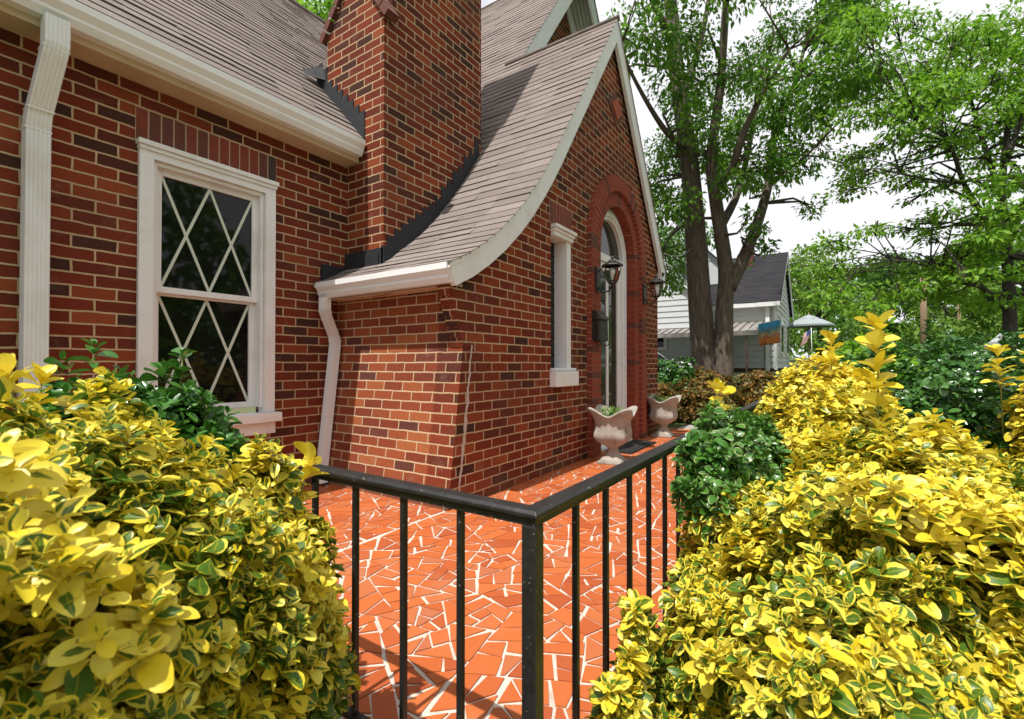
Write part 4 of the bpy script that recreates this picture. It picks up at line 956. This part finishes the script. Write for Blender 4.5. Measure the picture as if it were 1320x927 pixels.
# bright layered tree on the right
f1 = 7.5; bl=[]
limbs = [([A_(1303,470,f1),A_(1302,400,f1),A_(1300,330,f1),A_(1294,270,f1),A_(1300,180,f1+.2),A_(1320,80,f1+.4)], .105, .03),
         ([A_(1298,300,f1),A_(1270,275,f1-.2),A_(1245,235,f1-.4),A_(1225,180,f1-.6),A_(1190,160,f1-.8)], .06, .012),
         ([A_(1296,310,f1),A_(1320,270,f1-.5),A_(1350,200,f1-1),A_(1400,150,f1-1.4)], .07, .02),
         ([A_(1300,400,f1),A_(1270,372,f1-.3),A_(1235,362,f1-.5),A_(1215,340,f1-.7),A_(1150,335,f1-1.0)], .04, .010),
         ([A_(1296,260,f1),A_(1270,180,f1+.3),A_(1250,110,f1+.5),A_(1230,60,f1+.7)], .05, .012),
         ([A_(1245,235,f1-.4),A_(1200,230,f1-.8),A_(1130,215,f1-1.1)], .03, .008),
         ([A_(1302,200,f1),A_(1330,130,f1),A_(1370,60,f1-.3)], .05, .014)]
def layers(n, x0,x1,y0,y1,d, rr):
    for _ in range(n):
        r = random.uniform(*rr); bl.append((A_(random.uniform(x0,x1),random.uniform(y0,y1),f1+random.uniform(-d,d)),(r,r*1.0,r*.28)))
layers(72,1100,1330,15,185,1.6,(.30,.55)); layers(40,1085,1320,185,300,1.3,(.22,.42)); layers(34,1040,1330,300,400,1.3,(.25,.45)); layers(40,1320,1560,-40,380,1.8,(.35,.6)); layers(14,1220,1320,320,400,.9,(.25,.4))
tree('layered_tree', 'bright green tree with tiered horizontal branches at the right picture edge', A_(1303,480,f1), limbs, bl, M['tree_b'], M['bark_dark'], .078, 2300)
def gen_tree(name, label, x, y, f, height, width, mat, leaf, per, group=None, trunk=.25, low=.25, nb=34, bark=None):
    b = at(x, 470, f); b[2] = terr(b[0])-.05; lim = [([tuple(b),tuple(b+np.array([.1,.05,height*.35])),tuple(b+np.array([.0,.2,height*.7])),tuple(b+np.array([.1,.1,height*.92]))], trunk, .04)]
    for k in range(6):
        a = random.random()*6.28; z = height*random.uniform(.3,.6); q = b+np.array([0,0,z]); e = q+np.array([math.cos(a)*width*.36,math.sin(a)*width*.36,height*.2]); lim.append(([tuple(q),tuple((q+e)/2+np.array([0,0,.2])),tuple(e)],trunk*.4,.02))
    bls=[]
    for k in range(nb):
        h = random.uniform(low,1); w = width*.5*math.sqrt(max(.05,1-abs((h-.52)/.52)**2.2)); a = random.random()*6.28; rr = w*math.sqrt(random.random())
        r = width*random.uniform(.10,.19); bls.append((tuple(b+np.array([math.cos(a)*rr,math.sin(a)*rr,height*h])),(r,r,r*.7)))
    return tree(name, label, tuple(b), lim, bls, mat, bark or M['bark_dark'], leaf, per, group, twigs=False)
G = 'trees along the street in the background'
gen_tree('garden_tree', 'yellow-green rounded tree behind the patio umbrella', 1058, 330, 27, 6.3, 5.2, M['tree_d'], .22, 330, None, .18, .14, 44)
gen_tree('street_tree', 'deep green tree left of the tall brown utility pole', 1120, 330, 36, 7.6, 7, M['tree_c'], .3, 220, G, low=.1)
gen_tree('street_tree', 'deep green tree behind the tall brown utility pole', 1185, 330, 40, 8.6, 8, M['tree_c'], .32, 210, G, low=.08, nb=44)
gen_tree('street_tree', 'mid green tree between the two thin utility poles on the right', 1258, 330, 36, 8.2, 7.5, M['tree_b'], .3, 200, G, low=.12)
gen_tree('street_tree', 'mid green tree behind the layered tree at the right edge of the picture', 1325, 330, 34, 9, 8, M['tree_a'], .3, 210, G, low=.12)
gen_tree('street_tree', 'yellow-green low tree at the foot of the utility poles', 1225, 330, 32, 5.0, 5.5, M['tree_d'], .25, 260, G, .12, .12)
gen_tree('back_tree', 'green treetop showing above the main roof left of the chimney', 385, 0, 15, 13, 7, M['tree_b'], .2, 300, None, .2, .55, 40)
gen_tree('yard_tree', 'green tree behind the siding house, seen past the brick gable edge', 868, 330, 24, 7.5, 5, M['tree_c'], .22, 260, None, .2, .3, 30)
# far wooded edge, plus added foliage out of view
mbp=[]; N=22000; a_=rng.uniform(-1.25,1.0,N); dd=rng.uniform(58,80,N); hh=rng.random(N)**.8*(7+3.0*np.sin(a_*9)+1.6*np.sin(a_*23+1))
K=7000; a_[:K]=rng.uniform(-2.3,-.5,K); dd[:K]=rng.uniform(24,34,K); hh[:K]=rng.random(K)**.9*(13+4*np.sin(a_[:K]*8)+2*np.sin(a_[:K]*21))  # unseen nearer leaves, added for the house window panes to reflect
pos=np.stack([dd*np.cos(a_),dd*np.sin(a_),np.array([terr(x) for x in dd*np.cos(a_)])+hh],1)
struct(leaf_mesh('woods_and_reflection_leaves', M['tree_b'], pos, rng.normal(size=(N,3)), rng.normal(size=(N,3)), .7+.7*rng.random(N), rng.random(N), .2, LEAF_LO),'stuff')

# ------------------------------------------------------------------ white siding house
NX, NY, NZ = 18.0, 1.53, .86
nh = thing('siding_house', 'white lap-siding house with dark shingle roof and metal carport awning behind the double-trunked tree', 'house', (NX,NY,.7))
def m_siding():
    t = NT('white_lap_siding'); o = t.obj(); n = t.noise(o, 3, 4); t.P(Base_Color=t.mix(n.outputs[0], C(.56,.57,.58), C(.46,.47,.48)), Roughness=.6); return t.mat
M['siding'] = m_siding()
mb = MB()
def boards_x(x, y0f, y1f, z0, z1, st=.2):       # wall facing -x, clipped by functions of z
    z = z0
    while z < z1-.01:
        zt = min(z1, z+st); a0,a1,b0,b1 = y0f(z),y1f(z),y0f(zt),y1f(zt)
        mb.poly([(x-.028,a1,z),(x-.028,a0,z),(x,b0,zt+.012),(x,b1,zt+.012)]); mb.poly([(x-.028,a0,z),(x-.028,a1,z),(x,a1,z-.002),(x,a0,z-.002)]); z = zt
def boards_y(y, x0f, x1f, z0, z1, st=.2):
    z = z0
    while z < z1-.01:
        zt = min(z1, z+st); a0,a1,b0,b1 = x0f(z),x1f(z),x0f(zt),x1f(zt)
        mb.poly([(a0,y-.028,z),(a1,y-.028,z),(b1,y,zt+.012),(b0,y,zt+.012)]); mb.poly([(a0,y-.028,z),(a0,y,z-.002),(a1,y,z-.002),(a1,y-.028,z)]); z = zt
boards_x(NX, lambda z: NY, lambda z: NY+9, NZ, 3.25)
boards_y(NY, lambda z: NX+max(0,(z-3.25)/.68), lambda z: NX+6-max(0,(z-3.25)/.68), NZ, 5.2)
WX = NX-1.0; WY0 = NY+2.05; boards_x(WX, lambda z: WY0+max(0,(z-3.25)*.9), lambda z: WY0+6-max(0,(z-3.25)*.9), NZ, 6.2)
boards_y(WY0, lambda z: WX, lambda z: NX, NZ, 3.25)
nw_ = mb.build('wall', M['siding'], nh)
mb = MB(); mb.box(NX+.03,NX+6,NY+.03,NY+9,-.2,NZ+.02); mb.box(WX+.03,NX,WY0+.03,WY0+6,-.2,NZ+.02); mb.build('foundation', m_plain('foundation_brick', (.10,.055,.045), .9, .3, 12), nh)
mb = MB(); RD = (NX+3, 3.25+.68*3+.02)
courses(mb, [(NX-.28,3.08),RD], 'y', lambda x: [(NY-.18,NY+9)], .16); courses(mb, [(NX+6.28,3.08),RD], 'y', lambda x: [(NY-.18,NY+9)], .16)
courses(mb, [(WY0-.25,3.02),(WY0+3,5.98)], 'x', lambda y: [(WX-.2,NX+3)], .16); courses(mb, [(WY0+6.25,3.02),(WY0+3,5.98)], 'x', lambda y: [(WX-.2,NX+3)], .16)
rf = mb.build('roof', M['shingle_dark'], nh)
mb = MB(); mb.box(NX+2.2,NX+2.65,NY+.95,NY+1.4,4.5,5.42); mb.build('chimney', M['b_brown'], rf)
mb = MB(); mb.box(NX-.27,NX-.02,NY-.14,NY+2.1,2.92,3.06); mb.box(NX-.10,NX-.03,NY+.18,NY+.30,NZ-.1,2.93)
u_, d_ = rake_board('n', [(NX-.28,3.08),RD], 0, .02, .16); rake_mesh(mb, u_, d_, NY-.17, NY-.13); u_, d_ = rake_board('n', [(NX+6.28,3.08),RD], 0, .02, .16); rake_mesh(mb, u_, d_, NY-.168, NY-.128)
mb.box(NX-.04,NX+.06,NY-.045,NY+.06,NZ-.05,2.95)
for (ya,za,yb,zb) in ((WY0-.22,2.92,WY0+3,5.86),):
    mb.poly([(WX-.19,ya,za),(WX-.19,yb,zb),(WX-.19,yb,zb+.16),(WX-.19,ya,za+.16)]); mb.poly([(WX-.12,ya,za),(WX-.19,ya,za),(WX-.19,yb,zb),(WX-.12,yb,zb)])
mb.build('trim', M['white'], nh)
dm = MB(); dm.box(NX+1.0,NX+1.06,NY+1.95,NY+2.75,4.0,4.9); dm.poly([(NX+.98,NY+1.95,4.9),(NX+.98,NY+2.75,4.9),(NX+.98,NY+2.35,5.3)]); dm.poly([(NX+1.0,NY+1.95,4.0),(NX+1.0,NY+1.95,4.9),(NX+2.4,NY+1.95,4.9)])
dmo = dm.build('dormer', M['siding'], nh)
dm = MB()
for a, b in ((NY+1.85,NY+2.35),(NY+2.85,NY+2.35)):
    dm.poly([(NX+.85,a,4.82),(NX+.85,b,5.36),(NX+2.8,b,5.36),(NX+2.8,a,4.82)]); dm.poly([(NX+.85,a,4.82),(NX+.85,b,5.36),(NX+.85,b,5.30),(NX+.85,a,4.76)])
dm.build('dormer_roof', M['shingle_dark'], dmo)
mb = MB()     # gable-end windows
def nwin(name, x0,x1,y0,y1,z0,z1):
    mb = MB(); mb.box(x0,x1,y0,y1,z0,z1); w_ = mb.build('window', M['white'], nh)
    g = MB(); dx = (x1-x0) > (y1-y0)
    if dx: g.box(x0+.1,x1-.1,y0-.006,y0,z0+.1,z1-.1)
    else: g.box(x0-.006,x0,y0+.1,y1-.1,z0+.1,z1-.1)
    g.build('pane', M['glass'], w_)
nwin('w', NX+1.2,NX+2.2,NY-.06,NY,1.35,2.65); nwin('w', NX+3.8,NX+4.8,NY-.06,NY,1.35,2.65); nwin('w', WX-.06,WX,WY0+1.25,WY0+2.3,1.5,2.2)
# ribbed metal carport awning with a post
mb = MB(); zc = 2.02
y = 1.66
while y < 6.8:
    mb.poly([(NX-2.3,y,zc-.06),(NX-.05,y,zc+.42),(NX-.05,y+.13,zc+.42),(NX-2.3,y+.13,zc-.06)]); mb.poly([(NX-2.3,y+.13,zc-.10),(NX-.05,y+.13,zc+.38),(NX-.05,y+.24,zc+.38),(NX-2.3,y+.24,zc-.10)])
    mb.poly([(NX-2.3,y+.13,zc-.10),(NX-.05,y+.13,zc+.38),(NX-.05,y+.13,zc+.42),(NX-2.3,y+.13,zc-.06)]); y += .24
mb.box(NX-2.34,NX-2.28,1.64,6.9,zc-.16,zc-.02); aw = mb.build('awning', m_plain('weathered_aluminium', (.30,.27,.25), .5, .15, 6, .3), nh)
M['post'] = m_plain('brown_post', (.09,.05,.035), .6, .2, 8)
for y in (2.08,5.7): mb = MB(); mb.box(NX-2.30,NX-2.24,y,y+.06,.3,zc-.12); mb.build('awning_post', M['post'], aw)

# ------------------------------------------------------------------ decorative flag, umbrella, national flag, poles, cars
ft = thing('garden_flag', 'colourful autumn-pattern flag on a slanted pole at the siding house corner', 'flag', (15.3,1.45,1.8))
def m_flag():
    t = NT('printed_flag'); uv = t.uv(); sp = t.n('ShaderNodeSeparateXYZ', None, Vector=uv); n = t.noise(uv, 8, 5, .7)
    f = t.math('ADD', sp.outputs[1], t.math('MULTIPLY', t.math('SUBTRACT', n.outputs[0], .5), 1.25))
    c = t.ramp(f, [(0,(.30,.05,.02)),(.22,(.55,.20,.03)),(.36,(.35,.08,.02)),(.5,(.48,.40,.30)),(.62,(.10,.14,.04)),(.74,(.05,.25,.50)),(1,(.04,.30,.55))]); t.P(Base_Color=c, Roughness=.8); return t.mat
c0 = at(979,446,13.5); c1 = at(1007,441,13.3); mb = MB(); n = 10; vs=[];uv=[];fs=[]
for side in (0,1):
    for i in range(n+1):
        for j in range(n+1):
            u = i/n; v = j/n; p = c0+(c1-c0)*u+np.array([0,0,.64*v]); p = p+np.array([.04*math.sin(u*7+v*2)+side*.004, .03*math.sin(u*7+v*2),0]); vs.append(tuple(p)); uv.append((u,v))
for s in (0,1):
    o_=s*(n+1)**2
    fs += [(o_+i*(n+1)+j,o_+(i+1)*(n+1)+j,o_+(i+1)*(n+1)+j+1,o_+i*(n+1)+j+1) for i in range(n) for j in range(n)]
mb.mesh_faces(vs, fs, uv); mb.build('cloth', m_flag(), ft)
mb = MB(); e0 = at(952,427,15.0); e1 = at(1009,413,13.3); mb.tube([tuple(e0),tuple(e1)], .014, 6); mb.build('flagpole', M['white'], ft)
ut = thing('patio_umbrella', 'grey market umbrella standing open beyond the siding house', 'umbrella', (23.6,.79,.7))
mb = MB(); n=8; cz=3.1; R0=.93
for k in range(n):
    a, b = 2*math.pi*k/n, 2*math.pi*(k+1)/n; am=(a+b)/2
    for (r0,z0,r1,z1) in ((.0,cz,.45,cz-.20),(.45,cz-.20,R0,cz-.46)):
        p = lambda r,t,z: (23.6+r*math.cos(t),.79+r*math.sin(t),z)
        mb.poly([p(r0,a,z0),p(r1,a,z1),p(r1*.97,am,z1+.01),p(r1,b,z1),p(r0,b,z0)])
    mb.poly([p(R0,a,cz-.46),p(R0*.97,am,cz-.45),p(R0,b,cz-.46),p(R0,b,cz-.53),p(R0*.97,am,cz-.52),p(R0,a,cz-.53)])
mb.build('canopy', m_plain('grey_canvas', (.27,.31,.32), .9, .06, 3), ut)
mb = MB(); mb.tube([(23.6,.79,.75),(23.6,.79,cz+.08)], .025, 8); mb.lathe([(.25,.70),(.25,.8),(.05,.85)], 23.6,.79,12); mb.build('pole', M['wood_pole'], ut)
mb = MB()
for k in range(n): a=2*math.pi*k/n; mb.tube([(23.6,.79,cz-.04),(23.6+R0*.96*math.cos(a),.79+R0*.96*math.sin(a),cz-.48)],.009,5)
mb.build('rib', M['dark_metal'], ut)
af = thing('national_flag', 'small red white and blue striped flag drooping near the patio umbrella', 'flag', tuple(at(1034,455,18)))
mats = [m_plain('flag_red',(.50,.03,.04),.8,.1), m_plain('flag_white',(.75,.74,.73),.8,.05), m_plain('flag_blue',(.03,.05,.22),.8,.1)]
q0 = at(1036,447,18); ux = unit(at(1046,425,18)-q0); mb = MB(); ln=.52; ht=.36
ux = np.array([ux[0],ux[1],ux[2]]); dn = unit(np.cross(np.cross(ux,np.array([0,0,-1.])),ux))
tp = at(1046,424,18)
for k in range(13):
    a = k/13*ht; b = (k+1)/13*ht; m = k % 2
    for (s0,s1) in ((0,.4),(.4,1)):
        mm = 2 if (s0 == 0 and k < 7) else m
        P = lambda s, d: tuple(tp-ux*ln*s*.9-np.array([0,0,1.])*ln*s*.15+np.array([-.5,.6,-.45])*d+np.array([.02*math.sin(s*9),.02*math.cos(s*9),0]))
        mb.poly([P(s0,a),P(s1,a),P(s1,b),P(s0,b)], m=mm)
mb.build('cloth', mats, af)
mb = MB(); mb.tube([tuple(at(1047,470,18)),tuple(at(1046,422,18))], .012, 6); mb.build('flagpole', M['white'], af)
def pole(label, x, ytop, f, r, mat, arm=False):
    b = at(x,470,f); b[2]=terr(b[0])-.1; tp = at(x-4 if arm is None else x,ytop,f); t = thing('utility_pole', label, 'utility pole', tuple(b), 'utility poles along the street')
    mb = MB(); mb.tube([tuple(b),tuple((b+tp)/2),tuple(tp)],[r,r*.9,r*.8],10); mb.build('pole', mat, t)
    if arm:
        mb = MB(); mb.box(tp[0]-.05,tp[0]+.05,tp[1]-1.0,tp[1]+1.0,tp[2]-.5,tp[2]-.38); mb.build('crossarm', mat, t)
        for y in (-.9,-.35,.35,.9): mb = MB(); mb.lathe([(.04,tp[2]-.38),(.06,tp[2]-.30),(.03,tp[2]-.22)],tp[0],tp[1]+y,8); mb.build('insulator', M['concrete'], t)
    return t
pole('thick brown wooden utility pole standing behind the dark hedge', 1191, 352, 26, .17, M['wood_pole'])
pole('pale utility pole with a crossarm, farther off left of the thick brown one', 1143, 352, 46, .16, M['slab'], True)
pole('thin weathered utility pole right of the thick brown one', 1237, 385, 34, .13, M['wood_pole'])
pole('thin wooden utility pole beside the trunk of the layered tree', 1290, 385, 34, .15, M['wood_pole'])
pole('slim grey utility pole between the thick brown one and the thin weathered one', 1214, 392, 44, .13, M['slab'])
pole('slim pale utility pole at the right picture edge past the layered tree', 1312, 398, 40, .12, M['slab'])
def car(label, loc, rz, paint, group='cars parked in the background'):
    t = thing('parked_car', label, 'car', (0,0,0), group)
    side = [(-2.2,.35),(-2.25,.62),(-2.1,.86),(-1.15,.95),(-.55,1.38),(.75,1.42),(1.55,.98),(2.15,.90),(2.25,.6),(2.2,.32)]
    mb = MB(); n=len(side)
    ws = [.80,.86,.86,.84,.64,.64,.84,.84,.86,.82]
    L=[(x,-w_,z) for (x,z),w_ in zip(side,ws)]; Rr=[(x,w_,z) for (x,z),w_ in zip(side,ws)]
    mb.mesh_faces(L+Rr, [(i,i+1,n+i+1,n+i) for i in range(n-1)]+[(n-1,0,n,2*n-1)], smooth=False)
    for S in (L,Rr): mb.poly([S[k] for k in (0,1,2,3,6,7,8,9)]); mb.poly([S[k] for k in (3,4,5,6)])
    mb.build('body', paint, t, bevel=.03)
    g = MB()
    for s in (-1,1):
        g.poly([(-.95,s*.80,1.0),(-.5,s*.672,1.32),(.05,s*.672,1.34),(.05,s*.80,1.0)]); g.poly([(.12,s*.80,1.0),(.12,s*.672,1.34),(.70,s*.672,1.35),(1.3,s*.80,1.0)])
    g.poly([(-1.11,-.75,.985),(-.60,-.62,1.36),(-.60,.62,1.36),(-1.11,.75,.985)]); g.poly([(1.50,-.75,1.02),(.80,-.62,1.41),(.80,.62,1.41),(1.50,.75,1.02)])
    g.build('window', M['glass'], t)
    for x in (-1.38,1.38):
        for s in (-1,1):
            w_ = MB(); w_.tube([(x,s*.70,.33),(x,s*.88,.33)], .33, 18); wo = w_.build('wheel', M['tyre'], t); h = MB(); h.tube([(x,s*.87,.33),(x,s*.89,.33)], .19, 12); h.build('rim', M['rim'], wo)
    for s in (-1,1): h = MB(); h.box(-2.27,-2.15,s*.62-.14,s*.62+.14,.64,.76); h.build('headlight', M['rim'], t)
    t.location = loc; t.rotation_euler.z = rz; return t
M['tyre'] = m_plain('tyre_rubber', (.015,)*3, .85, .2, 20); M['rim'] = m_plain('silver_alloy', (.55,)*3, .3, .05, 9, .8)
p = at(874,470,14.2); car('white car with dark windows parked under the carport awning, just above the clipped hedge', (p[0]+.3,p[1]+1.7,.16), R(92), m_plain('white_car_paint', (.72,.73,.74), .25, .02, 3))
p = at(1168,470,42); car('small silver car far down the street behind the dark hedge', (p[0],p[1],terr(p[0])), R(30), m_plain('silver_car_paint', (.50,.52,.55), .25, .02, 3))
p = at(1318,470,25); car('white car parked on the street beyond the layered tree trunk', (p[0],p[1],terr(p[0])), R(5), m_plain('pale_car_paint', (.70,.72,.76), .25, .02, 3))

mb = MB(); ca = Vector((7.0,2.02,2.60)); cb = Vector(A_(893,318,f0)); mb.tube([ca.lerp(cb,k/8)-Vector((0,0,.10*math.sin(math.pi*k/8))) for k in range(9)], .007, 5)
tag(mb.build('cable', m_plain('grey_cable', (.30,.30,.29), .6, .1, 10)), 'thin grey service cable strung from the brick gable corner to the double-trunked tree', 'cable')
# ------------------------------------------------------------------ sky, sun, camera
EL = 65; sun_dir = Vector((-math.cos(R(EL)), math.cos(R(EL))*.05, math.sin(R(EL))))
Wd = bpy.data.worlds.new('World'); SC.world = Wd; Wd.use_nodes = True; nt = Wd.node_tree; bg = nt.nodes['Background']
sky = nt.nodes.new('ShaderNodeTexSky'); sky.sky_type = 'NISHITA'; sky.sun_disc = False; sky.sun_elevation = R(EL); sky.sun_rotation = math.atan2(sun_dir.x, sun_dir.y)
tc = nt.nodes.new('ShaderNodeTexCoord'); no = nt.nodes.new('ShaderNodeTexNoise'); no.inputs['Scale'].default_value = 3.2; no.inputs['Detail'].default_value = 6
nt.links.new(tc.outputs['Generated'], no.inputs['Vector']); rp = nt.nodes.new('ShaderNodeValToRGB'); rp.color_ramp.elements[0].position = .16; rp.color_ramp.elements[1].position = .40
nt.links.new(no.outputs[0], rp.inputs[0]); mx = nt.nodes.new('ShaderNodeMix'); mx.data_type = 'RGBA'; nt.links.new(rp.outputs[0], mx.inputs[0]); nt.links.new(sky.outputs[0], mx.inputs[6]); mx.inputs[7].default_value = (8.9,8.95,9.3,1)
nt.links.new(mx.outputs[2], bg.inputs[0]); bg.inputs[1].default_value = .092
sl = bpy.data.lights.new('sun', 'SUN'); sl.energy = 4.6; sl.angle = R(.6); sl.color = (1,.965,.91); so = bpy.data.objects.new('sun', sl); COL.objects.link(so); so.location = (-5,0,12); so.rotation_euler = sun_dir.to_track_quat('Z','Y').to_euler()
cd = bpy.data.cameras.new('camera'); cam = bpy.data.objects.new('camera', cd); COL.objects.link(cam); SC.camera = cam
cd.sensor_width = 36; cd.lens = 36*612/1320; cd.clip_start = .02; cd.clip_end = 2000
ya = math.atan2(412,612); pi_ = math.atan2(7,612); cam.location = (0,0,.97)
cam.rotation_euler = (math.pi/2+pi_, 0, ya-math.pi/2)
cd.dof.use_dof = True; cd.dof.focus_distance = 2.2; cd.dof.aperture_fstop = 7.0
SC.view_settings.view_transform = 'Standard'; SC.view_settings.look = 'None'; SC.view_settings.exposure = .34; SC.view_settings.gamma = 1
